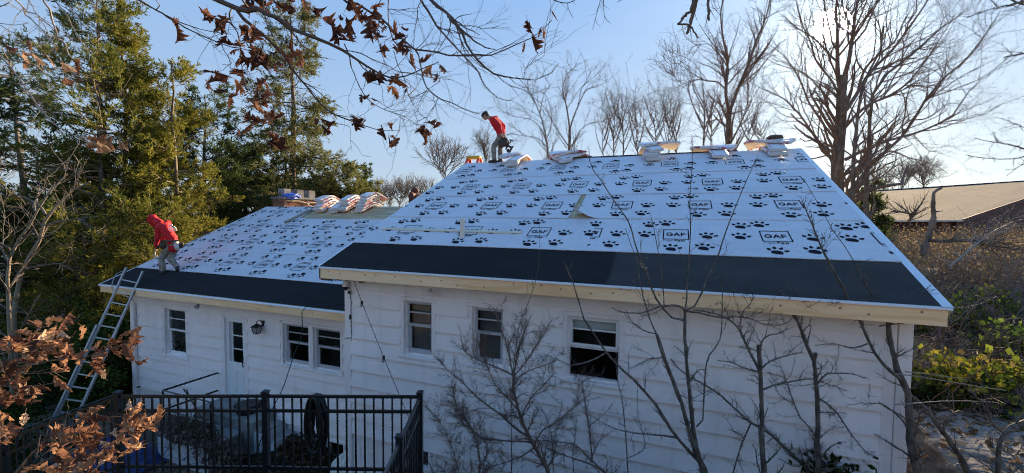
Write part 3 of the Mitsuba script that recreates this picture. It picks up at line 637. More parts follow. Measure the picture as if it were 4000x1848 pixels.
# festoon string from the eave down past the first window to the yard
t = thing('string_light', 'thin festoon string with dark sockets sloping down across the white siding', 'string light')
A_, B_ = np.array([0.44, 0.36, -0.22]), np.array([2.45, -0.45, -2.55]); pts = [A_ + (B_ - A_) * s - np.array([0, 0, 0.16 * 4 * s * (1 - s) * .35]) for s in np.linspace(0, 1, 20)]
pts += [np.array([3.0, -0.75, -2.95]), np.array([3.6, -0.9, -3.15])]
mb = MB(); mb.tube(pts, 0.0055, 5); part(t, 'wire', mb, 'black_rubber')
for s in (0.155, 0.49, 0.86):
    q = A_ + (B_ - A_) * s - np.array([0, 0, 0.16 * 4 * s * (1 - s) * .35])
    mb = MB(); mb.tube([q + [0, 0, .02], q - [0, 0, .035]], 0.021, 8); so = part(t, 'socket', mb, 'black_rubber')
    b = trimesh.creation.icosphere(2, 0.024); b.vertices = b.vertices * [1, 1, 1.25] + q - [0.012, 0, 0.062]; part(so, 'light_bulb', (np.array(b.vertices), np.array(b.faces)), 'lamp_glass', smooth=True)

mb = MB(); P_ = [[0.1, 2.0, -0.56], [-0.35, 1.45, -0.86], [-1.0, 1.2, -1.0], [-1.42, 1.03, -1.04], [-1.50, 1.0, -1.12], [-1.47, 0.98, -1.5], [-1.33, 0.6, -2.0], [-1.12, 0.2, -2.4], [-0.93, -0.3, -2.8], [-1.2, -0.5, -3.8]]
mb.tube(resample(P_, 40), 0.009, 5); single('cable', mb, 'black_rubber', 'thin dark cable lying over the lower eave and hanging down to the yard', 'cable')

# ------------------------------------------------------------------ things lying on the roofs
t = thing('vent_pipe', 'cream plastic vent pipe standing out of the printed roof sheet', 'vent pipe')
b = onR(2.23, 1.30); mb = MB(); mb.tube([b - [0, 0, .1], b + [0, 0, .34]], 0.043, 18, cap=False); mb.tube([b + [0, 0, .34], b + [0, 0, .1]], 0.037, 18, cap=False); part(t, 'pipe', mb, 'pvc', smooth=60)
mb = MB(); rs = np.random.RandomState(3)
for k in range(26):
    a = rs.rand() * 6.28; q = b + RU * (0.07 * math.sin(a)) + [0.08 * math.cos(a), 0, 0] + RN * 0.01
    mb.box(-np.array([.02, .012, .004]), [.02, .012, .004], R=rotz(rs.rand() * 6), c=q)
part(t, 'torn_edge', mb, 'dark_wood', kind='stuff')
mb = MB(); a, b = onR(0.28, 1.545, 0.028), onR(3.32, 1.50, 0.028); mb.bar(a, b, 0.085, 0.02, up=RN)
single('batten', mb, 'tan_board', 'long pale batten lying across the roof sheet past the vent pipe', 'batten')
t = thing('cardboard_tube', 'long cardboard roll core lying up the slope of the lower roof', 'tube')
a, b = onL(-6.56, 4.22, 0.055), onL(-6.42, 5.62, 0.055); mb = MB(); mb.tube([a, b], 0.045, 14, cap=False); mb.tube([b, a], 0.038, 14, cap=False); part(t, 'wall', mb, 'cardboard', smooth=60)
mb = MB(); rs = np.random.RandomState(8); q = onR(6.18, 3.62, 0.02); P_ = [q + [0.09 * math.cos(a) * (1 - .08 * a / 6), 0.05 * math.sin(a), 0.01 * math.sin(2 * a) + .012] for a in np.linspace(0, 11, 40)]
mb.tube(P_, 0.006, 5); single('wire_coil', mb, 'twig', 'small coil of nails wire lying on the printed roof sheet', 'coil')

def bundle_mesh(cx, cy, yaw, base, ry, rz, seed, L=0.98, W=0.34, H=0.070):
    """a wrapped pack bent over the ridge: a rounded section swept along its length; uv tells top, sides and ends apart"""
    nl = 21; u = np.linspace(-L / 2, L / 2, nl)
    sec = [(-.5, .012, 1.0), (-.512, .038, 1.5), (-.5, .066, 1.95), (-.47, 1, .02), (-.2, 1.0, .3), (.12, 1.0, .62), (.47, 1, .98), (.5, .066, 1.05), (.512, .038, 1.5), (.5, .012, 1.95), (.3, 0, .8), (-.3, 0, .2)]
    b = np.array([p[0] * W for p in sec]); h = np.array([H if p[1] == 1 or p[1] == 1.0 else p[1] * H / .076 for p in sec]); vv = np.array([p[2] for p in sec]); n = len(sec)
    A, B = np.meshgrid(u, b, indexing='ij'); Hh = np.repeat(h[None], nl, 0)
    nz = meshkit.fbm(np.stack([A * 5, B * 8, A * 0 + seed], -1), 2) - .5
    Hh = np.where(Hh > .9 * H, Hh + .010 * nz, Hh); B = B * (1 + .03 * nz)
    x = cx - A * math.sin(yaw) + B * math.cos(yaw); y = cy + A * math.cos(yaw) + B * math.sin(yaw); dy = y - ry
    z = rz - 0.4423 * (np.sqrt(dy * dy + 0.10 ** 2) - 0.10 * .9) + base + Hh
    V = np.stack([x, y, z], -1).reshape(-1, 3); uv = np.stack([np.repeat((u / L + .5)[:, None], n, 1), np.repeat(vv[None], nl, 0)], -1).reshape(-1, 2)
    idx = np.arange(nl * n).reshape(nl, n); nx = np.roll(idx, -1, 1)
    F = np.stack([idx[:-1], idx[1:], nx[1:], nx[:-1]], -1).reshape(-1, 4); F = np.vstack([F[:, [0, 1, 2]], F[:, [0, 2, 3]]])
    for row in (0, nl - 1):
        o = len(V); ring = V[idx[row]]; c = ring.mean(0); V = np.vstack([V, ring, c]); uv = np.vstack([uv, np.stack([np.linspace(0, 1, n), np.full(n, 2.5)], 1), [[.5, 2.5]]])
        F = np.vstack([F, [[o + n, o + k, o + (k + 1) % n] for k in range(n)]])
    return V, F, uv
def orient(V, F): return V, F
ORD = ['lowest', 'second', 'third', 'fourth', 'fifth', 'topmost']
def pile(places, ry, rz, where, group):
    n = len(places)
    for k, (cx, cy, yaw, base, sd) in enumerate(places):
        V, F, uv = bundle_mesh(cx, cy, yaw, base, ry, rz, sd); V, F = orient(V, F)
        o = 'topmost' if (k == n - 1 and n > 1) else ORD[k]
        key = thing('shingle_bundle', f'wrapped shingle bundle, {o} of the {where}', 'shingle bundle', group)
        scene[key] = mikit.ply((V, F), 'wrap', uv=uv)
HB = 0.083
def stack(x, y, yaws, dx, dy, sd, b0=0.012):
    rs = np.random.RandomState(sd)
    return [(x + dx * k + 0.025 * rs.randn(), y + dy * k + 0.03 * rs.randn(), yw + 0.03 * rs.randn(), b0 + HB * k, sd * 10 + k) for k, yw in enumerate(yaws)]
g1 = 'shingle bundles piled along the higher ridge'
rz = RH + 0.015
pile([(1.62, RR - 0.14, 0.15, 0.012, 11), (1.74, RR - 0.10, -0.12, 0.092, 12), (1.50, RR - 0.0, -0.35, 0.172, 13)], RR, rz, 'pile next to the bending worker', g1)
pile([(2.90, RR - 0.12, 0.65, 0.012, 21), (3.28, RR - 0.04, -0.75, 0.05, 22), (3.10, RR - 0.02, -1.0, 0.150, 23)], RR, rz, 'second pile from the bending worker', g1)
pile([(5.32, RR - 0.16, 0.10, 0.012, 31), (5.30, RR - 0.13, -0.05, 0.092, 32), (5.26, RR - 0.05, 0.35, 0.172, 33), (5.45, RR + 0.02, -1.15, 0.255, 34)], RR, rz, 'tallest pile, midway along the ridge', g1)
pile([(6.78, RR - 0.15, 0.08, 0.012, 41), (6.70, RR - 0.04, 1.15, 0.095, 42)], RR, rz, 'low pile beyond the tallest pile', g1)
pile([(7.90, RR - 0.15, 0.12, 0.012, 51), (7.98, RR - 0.13, -0.05, 0.092, 52), (7.88, RR - 0.02, 1.0, 0.175, 53)], RR, rz, 'pile closest to the rake end', g1)
t = thing('plastic_wrapper', 'crumpled dark plastic sheet lying on the ridge pile closest to the rake', 'wrapper')
b = trimesh.creation.icosphere(3, 1.0); v = np.array(b.vertices); v *= (0.7 + 0.6 * meshkit.fbm(v * 2.1 + 3, 3))[:, None]; part(t, 'sheet', (v * [0.17, .16, .055] + [8.0, RR, RH + 0.285], np.array(b.faces)), 'old_wood', smooth=60)
g2 = 'shingle bundles stacked along the lower ridge'
rz2 = ZLR + 0.015; yb = YLR - 0.06
pile(stack(-5.92, yb - .08, [0.12, 0.0, 0.05, 0.02, -0.1], -.03, .03, 6), YLR, rz2, 'stack beside the chimney', g2)
pile(stack(-5.33, yb - .12, [0.25, 0.3], 0, 0, 7), YLR, rz2, 'short stack between the lower ridge stacks', g2)
pile(stack(-4.83, yb - .06, [-0.05, 0.05, 0.0, 0.06, 0.1], -.01, .02, 8), YLR, rz2, 'stack in the middle of the lower ridge', g2)
pile(stack(-4.10, yb - .06, [-0.04, 0.0, 0.03, -0.03, -0.08, -0.15], .01, .03, 9), YLR, rz2, 'stack nearest the higher roof', g2)

# chimney: every course of bricks laid round it, cap slab, three flue blocks
t = thing('chimney', 'wide brick chimney with three square flue blocks behind the lower ridge', 'chimney')
cx0, cx1, cy0, cy1, ct = -9.15, -8.50, 6.55, 8.50, 1.575
mb = MB(); mb.box([cx0 + .012, cy0 + .012, -1.0], [cx1 - .012, cy1 - .012, ct - 0.002]); core = part(t, 'core', mb, 'mortar')
mb = MB(); mb.box([0, 0, 0], [0.205, 0.10, 0.060], ch=0.004); bd = mikit.ply(mb.get(), 'brick'); bd2 = {**bd, 'bsdf': {'type': 'ref', 'id': 'brick_dark'}}
rs = np.random.RandomState(2); z = 0.85; row = 0
while z < ct - 0.05:
    for face in range(2):
        a0, a1 = (cx0, cx1) if face == 0 else (cy0 + 0.105, cy1)
        x = a0 - (0.107 if row % 2 else 0)
        while x < a1 - 0.02:
            s0, s1 = max(x, a0), min(x + 0.205, a1); f_ = (s1 - s0) / 0.205
            if f_ > 0.15:
                M_ = np.eye(4); j = 0.004 * rs.randn()
                if face == 0: M_[:3, :3] = np.diag([f_, 1, 1]); M_[:3, 3] = [s0, cy0 + j, z]
                else: M_[:3, :3] = np.array([[0, -1, 0], [f_, 0, 0], [0, 0, 1.0]]); M_[:3, 3] = [cx1 + j, s0, z]
                part(core, 'brick', bd if rs.rand() < .65 else bd2, tw=T(M_.tolist()))
            x += 0.214
    z += 0.070; row += 1
mb = MB(); mb.box([cx0 - .05, cy0 - .05, ct], [cx1 + .06, cy1 + .05, ct + .075], ch=.01); part(t, 'cap_slab', mb, 'concrete')
for y0 in (6.66, 7.28, 7.88):
    q = np.array([-8.80, y0 + 0.16, ct + .075]); mb = MB(); h, w = 0.33, 0.165
    mb.box(q + [-w, -w, 0], q + [w, -w + .04, h], ch=.006); mb.box(q + [-w, w - .04, 0], q + [w, w, h], ch=.006); mb.box(q + [-w, -w + .04, 0], q + [-w + .04, w - .04, h - .001]); mb.box(q + [w - .04, -w + .04, 0], q + [w, w - .04, h - .001])
    part(t, 'flue', mb, 'flue')
t2 = thing('blue_sheet', 'bunched blue plastic sheet lying on the chimney cap', 'plastic sheet')
b = trimesh.creation.icosphere(4, 1.0); v = np.array(b.vertices); v *= (0.55 + 0.95 * meshkit.fbm(v * 2.6 + 1, 4))[:, None]; part(t2, 'folds', (v * [0.17, .36, .13] + [-8.50, 6.90, ct + .10], np.array(b.faces)), 'tarp', smooth=50)
mb = MB(); mb.tube(resample([[-8.46, 6.60, 1.50], [-8.455, 6.9, 1.49], [-8.45, 7.2, 1.50], [-8.45, 7.5, 1.44], [-8.44, 7.68, 1.40]], 20), 0.018, 6)
mb.tube(resample([[-8.44, 7.65, 1.50], [-8.43, 7.60, 1.42], [-8.42, 7.66, 1.34], [-8.40, 7.9, 1.28], [-8.3, 8.1, 1.24], [-8.1, 8.3, 1.2]], 24), 0.018, 6); mb.tube(resample([[-8.44, 7.68, 1.42], [-8.44, 7.9, 1.47], [-8.44, 8.3, 1.45], [-8.44, 8.5, 1.46]], 12), 0.018, 6)
single('cream_hose', mb, 'cream_hose', 'cream cable looped against the bricks of the chimney', 'hose')

# fibreglass step ladder standing behind the higher ridge
t = thing('step_ladder', 'red step ladder with a yellow top showing above the ridge beside the worker', 'step ladder')
tp = np.array([-0.18, 6.55, 2.80]); mb = MB(); mb.box(tp + [-.24, -.11, -.03], tp + [.24, .11, .055], ch=.02); part(t, 'top_cap', mb, 'yellow')
for sx in (-1, 1):
    for sy in (-1, 1):
        mb = MB(); a = tp + [sx * .19, sy * .07, -.02]; b = tp + [sx * .27 - .16 * (sy < 0), sy * .55, -1.25]; mb.bar(a, b, .035, .085, up=(1, 0, 0.2)); part(t, 'rail', mb, 'red')
for k in (1, 2, 3): mb = MB(); mb.box(tp + [-.21, -.1 - .12 * k, -.3 * k - .015], tp + [.21, -.0 - .12 * k, -.3 * k + .01]); part(t, 'step', mb, 'yellow')

# aluminium extension ladder leaning on the lower eave
t = thing('extension_ladder', 'aluminium extension ladder leaning on the lower eave at the house corner', 'ladder')
E_ = np.array([-7.70, 0.985, -1.06]); Bt = at(228, 1700, 10.1); dirL = norm(E_ - Bt); top = E_ + dirL * 0.52; bot = Bt - dirL * 0.35
sd_ = norm(np.cross(dirL, FWD + RGT * -0.25)); fr = np.cross(sd_, dirL)
if sd_ @ RGT < 0: sd_ = -sd_
for off, lo_, hi_ in ((0.0, bot, top), (0.045, bot + dirL * 0.0, top - dirL * 1.55)):
    for s in (-1, 1):
        mb = MB(); ww = 0.225 - (0.03 if off == 0 else 0); a, b = lo_ + sd_ * s * ww - fr * off, hi_ + sd_ * s * ww - fr * off; mb.bar(a, b, 0.036, 0.075, up=fr); part(t, 'rail', mb, 'aluminium')
Lr = np.linalg.norm(top - bot); k = 0
while 0.25 + k * 0.305 < Lr - 0.12:
    c = bot + dirL * (0.25 + k * 0.305); mb = MB(); mb.bar(c - sd_ * 0.19, c + sd_ * 0.19, 0.036, 0.03, up=dirL); part(t, 'rung', mb, 'aluminium'); k += 1
mb = MB(); c = top - dirL * 0.10; mb.tube(resample([c - sd_ * .2, c - sd_ * .34 - dirL * .12, c - sd_ * .30 - dirL * .5, c - sd_ * .24 - dirL * .55], 14), 0.012, 6); part(t, 'hook', mb, 'steel')

# ------------------------------------------------------------------ stoop with pipe railing
t = thing('stoop', 'pale concrete stoop with two landings below the white door', 'stoop')
def slab(lo, hi, m='concrete'): mb = MB(); mb.box(lo, hi, ch=.02); return mb
part(t, 'landing', slab([-4.95, 0.92, -4.6], [-2.95, YWL - 0.04, -3.80]), 'concrete'); part(t, 'landing', slab([-5.02, 0.17, -4.62], [-3.28, 0.918, -4.05]), 'concrete')
mb = MB(); mb.box([-5.0, 0.155, -4.7], [-3.30, 0.169, -4.13]); part(t, 'painted_face', mb, 'stoop_paint', label='white painted front face of the lower landing')
for k, (x, z) in enumerate(((-2.65, -3.98), (-2.32, -4.16), (-1.98, -4.34))):
    part(t, 'step', slab([x - 0.32, 0.95, -4.75], [x, YWL - 0.04, z]), 'concrete'); mb = MB(); mb.box([x + .001, 0.97, -4.7], [x + 0.008, YWL - .05, z - .03]); mb.box([x - .30, 0.935, -4.7], [x - .01, 0.949, z - .04]); part(t, 'painted_riser', mb, 'stoop_paint')
t = thing('pipe_railing', 'dark square tube railing round the stoop under the door', 'railing')
cn = np.array([-5.02, 0.30, -3.14]); b_ = 0.032
for nm, a, b in (('rail', [-5.02, YWL - .03, -3.165], cn), ('rail', [-5.02, YWL - .03, -3.62], cn - [0, 0, .45]), ('post', cn + [0, 0, .015], cn - [0, 0, .93]), ('rail', cn, [-3.40, 0.30, -3.14]), ('rail', cn - [0, 0, .45], [-3.40, 0.30, -3.59]), ('rail', [-3.40, 0.30, -3.14], [-3.24, 0.30, -3.27]), ('post', [-3.40, .30, -3.13], [-3.40, .30, -4.06])):
    mb = MB(); mb.bar(a, b, b_, b_, up=(0.3, 0.5, 0.7)); part(t, nm, mb, 'black_metal')
t = thing('shovel', 'long handled shovel leaning against the stoop railing', 'shovel')
a, b = np.array([-4.30, 0.34, -3.02]), np.array([-4.02, 0.62, -3.98]); dv = norm(b - a)
mb = MB(); mb.tube([a + dv * .12, b], 0.016, 6); part(t, 'handle', mb, 'old_wood')
mb = MB(); mb.tube([a + dv * .14, a + dv * .05 + [-.05, 0, 0], a + [-.045, 0, 0], a + [.045, 0, 0], a + dv * .05 + [.05, 0, 0], a + dv * .14], 0.013, 6); part(t, 'grip', mb, 'black_rubber')
mb = MB(); mb.box([-.15, -.012, -.16], [.15, .012, .05], R=rotz(.5), c=b); mb.box([-.15, -.05, -.17], [-.13, .03, .05], R=rotz(.5), c=b); mb.box([.13, -.05, -.17], [.15, .03, .05], R=rotz(.5), c=b); part(t, 'blade', mb, 'black_rubber')
t = thing('plastic_tub', 'dark plastic tub standing on the upper landing of the stoop', 'tub')
mb = MB(); q = np.array([-3.55, 1.25, -3.80]); mb.tube([q, q + [0, 0, .13], q + [0, 0, .2]], [0.22, .27, .29], 14, cap=False); mb.tube([q + [0, 0, .2], q + [0, 0, .02]], [0.27, .2], 14); part(t, 'side', mb, 'black_rubber', smooth=50)
t = thing('blue_tarp', 'dark blue tarp heaped on the ground in front of the stoop', 'tarp')
X, Y = np.meshgrid(np.linspace(-1, 1, 40), np.linspace(-1, 1, 36)); h = 0.50 * np.clip(1 - np.sqrt(X ** 2 + Y ** 2), 0, 1) ** .7 * (0.55 + 0.9 * meshkit.fbm(np.stack([X * 2.3, Y * 2.3, X * 0], -1), 4)) + .02 * meshkit.fbm(np.stack([X * 9, Y * 9, X * 0], -1), 3)
idx = np.arange(X.size).reshape(X.shape); part(t, 'sheet', (np.stack([X * 1.15 - 5.75, Y * 0.75 - 0.35, h - 4.60], -1).reshape(-1, 3), np.stack([idx[:-1, :-1], idx[:-1, 1:], idx[1:, 1:], idx[1:, :-1]], -1).reshape(-1, 4)), 'tarp_dark', smooth=True)
# dead vine draped over the landing
rs = np.random.RandomState(12); t = thing('dead_vine', 'tangle of dead brown vine draped over the stoop and its railing', 'vine')
mb = MB()
for k in range(260):
    s = rs.rand(); c0 = np.array([-4.7 + 1.9 * s, 0.30 + .25 * rs.randn() * .5, -3.90 - 0.75 * max(0, s - .45) + .10 * rs.randn()]); n_ = 6
    st = norm(rs.randn(3) * [1, .5, .5]) * 0.09; P_ = c0 + np.cumsum(np.vstack([[0, 0, 0], st + rs.randn(n_ - 1, 3) * .05]), 0); mb.tube(P_, np.linspace(.008, .003, n_), 3)
part(t, 'stems', mb, 'dark_wood', kind='stuff')
lv, lf = [], []
nL = 1500; s = rs.rand(nL); c0 = np.stack([-4.75 + 2.0 * s, 0.30 + .13 * rs.randn(nL), -3.92 - 0.8 * np.clip(s - .45, 0, 1) + .10 * rs.randn(nL)], 1); u_ = norm(rs.randn(nL, 3)); w_ = norm(np.cross(u_, rs.randn(nL, 3)))
q4 = np.stack([c0 - u_ * .06, c0 + w_ * .03, c0 + u_ * .06, c0 - w_ * .03], 1).reshape(-1, 3); part(t, 'dry_leaves', (q4, np.arange(nL * 4).reshape(-1, 4)), 'old_wood', kind='stuff')

# ------------------------------------------------------------------ black aluminium fence, post by post
fence = thing('metal_fence', 'black metal picket fence between the yard and the house', 'fence')
P0, P1, P2, P3, PM = np.array([-0.575, -2.60, -1.318]), np.array([1.25, -2.03, -1.245]), np.array([3.072, -1.465, -1.185]), np.array([3.52, -2.47, -1.12]), np.array([-2.03, -3.10, -1.93])
mbp = MB(); mbp.box([-.0085, -.0085, 0], [.0085, .0085, 1.0]); pick = mikit.ply(mbp.get(), 'black_metal')
def post(p, h=1.25, w=0.032):
    mb = MB(); mb.box([-w, -w, -h], [w, w, 0.0]); k = part(fence, 'post', mikit.ply((mb.get()[0] @ rotz(0.37).T + p, mb.get()[1]), 'black_metal'))
    mb = MB(); pyr(mb, np.zeros(3), w + .006, w + .006, 0.0, .018); pyr(mb, np.zeros(3), w + .004, .010, .018, .034); v, f = mb.get(); part(k, 'cap', (v @ rotz(.37).T + p, f), 'black_metal')
def panel(a, b, da, db, n):
    for k, dz in enumerate((0.045, 0.225, 0.935)):
        mb = MB(); mb.bar(a - [0, 0, dz], b - [0, 0, dz], 0.026, 0.034); part(fence, 'rail', mb, 'black_metal')
    t_ = norm((b - a) * [1, 1, 0]); ang = math.atan2(t_[1], t_[0])
    for i in range(1, n):
        c = a + (b - a) * i / n; M_ = np.eye(4); M_[:3, :3] = rotz(ang) @ np.diag([1, 1, 1.04]); M_[:3, 3] = c - [0, 0, 1.08]
        part(fence, 'picket', pick, tw=T(M_.tolist()))
for p in (PM, P0, P1, P2, P3): post(p)
panel(PM, P0, 0, 0, 16); panel(P0, P1, 0, 0, 17); panel(P1, P2, 0, 0, 17); panel(P2, P3, 0, 0, 10)
P4 = P3 + norm(P3 - P2) * 1.1; post(P4); panel(P3, P4, 0, 0, 10)
# coiled hose hung on the fence
t = thing('garden_hose', 'black garden hose hung in long coils on the metal fence', 'hose')
fd = norm((P2 - P1) * [1, 1, 0]); fn = np.array([fd[1], -fd[0], 0]); hc = P1 + (P2 - P1) * 0.315 + fn * 0.05 * -1; rs = np.random.RandomState(4)
pts = []
for k in range(14):
    for a in np.linspace(0, 2 * np.pi, 28, endpoint=False):
        rw, rh = 0.070 + .016 * (k % 5) + .01 * math.sin(k * 2.1), 0.26 + 0.035 * ((k * 3) % 5) / 2 + .02 * math.sin(3 * k)
        low = (1 - math.cos(a)) / 2
        pts.append(hc + fd * (rw * math.sin(a) * (0.75 + .35 * low) + .03 * math.sin(k * 1.7 + a * .5)) + np.array([0, 0, -0.06 - rh * (1 - math.cos(a)) - .05 * low * (k % 3)]) + fn * (0.018 * (k - 7) * -0.5))
mb = MB(); mb.tube(np.array(pts), 0.0125, 6); part(t, 'coils', mb, 'black_rubber', smooth=60)
mb = MB(); mb.tube(resample([pts[-1], hc + fd * .02 + [0, 0, -.5], hc + fd * .07 + [0, 0, -.78], hc + fd * .02 + [0, 0, -.86]], 14), 0.0125, 6); part(t, 'loose_end', mb, 'black_rubber', smooth=60)

for lab, c, r, sd in (('white plastic bag slumped on the soil under the wall corner', [-0.35, 1.05, -4.35], [.30, .26, .36], 2.0), ('pale bag at the foot of the wall behind the fence corner', [1.75, -0.05, -3.62], [.34, .25, .25], 4.0)):
    b = trimesh.creation.icosphere(4, 1.0); v = np.array(b.vertices); v *= (0.75 + .5 * meshkit.fbm(v * 2.2 + sd, 4))[:, None]; v[:, :2] *= (1.15 - .25 * v[:, 2:3])
    single('plastic_bag', (v * r + c, np.array(b.faces)), 'shirt', lab, 'bag', smooth=60)
rs = np.random.RandomState(23); nL = 5200; q = rs.rand(nL, 2); c0 = np.stack([-2.9 + 2.6 * q[:, 0] + .15 * rs.randn(nL), 1.35 - .9 * q[:, 1] ** 1.2 + .05 * rs.randn(nL), np.zeros(nL)], 1)
c0[:, 2] = -4.62 + .34 * np.exp(-((c0[:, 0] + 1.9) / 1.0) ** 2) * np.clip((c0[:, 1] - .2) / .9, 0, 1.2) * (0.7 + .6 * rs.rand(nL)); u_ = norm(rs.randn(nL, 3) * [1, 1, .7]); w_ = norm(np.cross(u_, rs.randn(nL, 3)))
q4 = np.stack([c0 - u_ * .055, c0 + w_ * .028, c0 + u_ * .055, c0 - w_ * .028], 1).reshape(-1, 3); cols = np.array([[.045, .032, .022], [.07, .05, .032], [.03, .028, .015], [.12, .085, .05]])
key = thing('leaf_heap', 'dark heap of soil and dead leaves against the wall under the double window', 'leaves', kind='stuff'); scene[key] = mikit.ply((q4, np.arange(nL * 4).reshape(-1, 4)), 'litter', color=np.repeat(cols[rs.randint(0, 4, nL)], 4, 0))
# ------------------------------------------------------------------ people
def hull_bones(bones, seg=20):
    out = None
    parts_ = []
    for (a, ra), (b, rb) in bones:
        A = m3.Manifold.sphere(ra, seg).translate(np.asarray(a, float).tolist()); B = m3.Manifold.sphere(rb, seg).translate(np.asarray(b, float).tolist())
        parts_.append(m3.Manifold.batch_hull([A, B]))
    return m3.Manifold.batch_boolean(parts_, m3.OpType.Add)
def soft(man, edge, it=12, clip=None):
    man = man.refine_to_length(edge); k = man.to_mesh(); m = trimesh.Trimesh(k.vert_properties[:, :3], k.tri_verts); m.merge_vertices()
    trimesh.smoothing.filter_taubin(m, 0.5, 0.52, it); return m
def wrinkle(m, amp, f, seed):
    v = np.array(m.vertices); n = np.array(m.vertex_normals); v += n * (amp * (meshkit.fbm(v * f + seed, 3) - 0.45))[:, None]
    return (v, np.array(m.faces))

def hand_bones(w, d, side, curl, s=1.0):
    """wrist point w, direction d of the fingers, side = unit vector towards the thumb"""
    d = norm(d); side = norm(side - d * (side @ d)); n = np.cross(d, side); B = []
    k0 = [w + d * .075 * s + side * x * s for x in (.030, .010, -.010, -.030)]
    for q in k0: B.append(((w + d * .01, .022 * s), (q, .0125 * s)))
    for q, L in zip(k0, (.068, .078, .072, .056)):
        a = q + (d * math.cos(curl) + n * math.sin(curl)) * L * .5 * s; b = a + (d * math.cos(2 * curl) + n * math.sin(2 * curl)) * L * .5 * s
        B += [((q, .0105 * s), (a, .0095 * s)), ((a, .0095 * s), (b, .008 * s))]
    t0 = w + d * .025 * s + side * .028 * s; t1 = t0 + (d * .6 + side * .7 + n * .25) * .042 * s; t2 = t1 + (d * .9 + side * .2 + n * .3) * .030 * s
    B += [((w + d * .01, .02 * s), (t0, .015 * s)), ((t0, .014 * s), (t1, .011 * s)), ((t1, .011 * s), (t2, .009 * s))]
    return B

def head_bones(h, face, up, s=1.0):
    """centre of the skull, direction of the face, up"""
    face = norm(face); up = norm(up - face * (up @ face)); r = np.cross(face, up); c = h
    B = [((c + up * .025 * s - face * .025 * s, .088 * s), (c + up * .02 * s + face * .025 * s, .080 * s)), ((c + face * .03 * s, .074 * s), (c - up * .085 * s + face * .055 * s, .036 * s)),
         ((c - up * .02 * s - face * .03 * s, .07 * s), (c - up * .085 * s + face * .02 * s, .044 * s)),
         ((c + face * .092 * s - up * .0 * s, .009 * s), (c + face * .115 * s - up * .035 * s, .013 * s)), ((c + face * .098 * s - up * .058 * s + r * .018 * s, .009 * s), (c + face * .098 * s - up * .058 * s - r * .018 * s, .009 * s)),
         ((c + face * .088 * s + up * .025 * s + r * .03 * s, .013 * s), (c + face * .088 * s + up * .025 * s - r * .03 * s, .013 * s))]
    for q in (-1, 1): B.append(((c + r * q * .083 * s - up * .0 * s, .014 * s), (c + r * q * .086 * s - up * .035 * s, .011 * s)))
    eyes = [c + face * .083 * s + r * q * .032 * s + up * .004 * s for q in (-1, 1)]
    return B, eyes

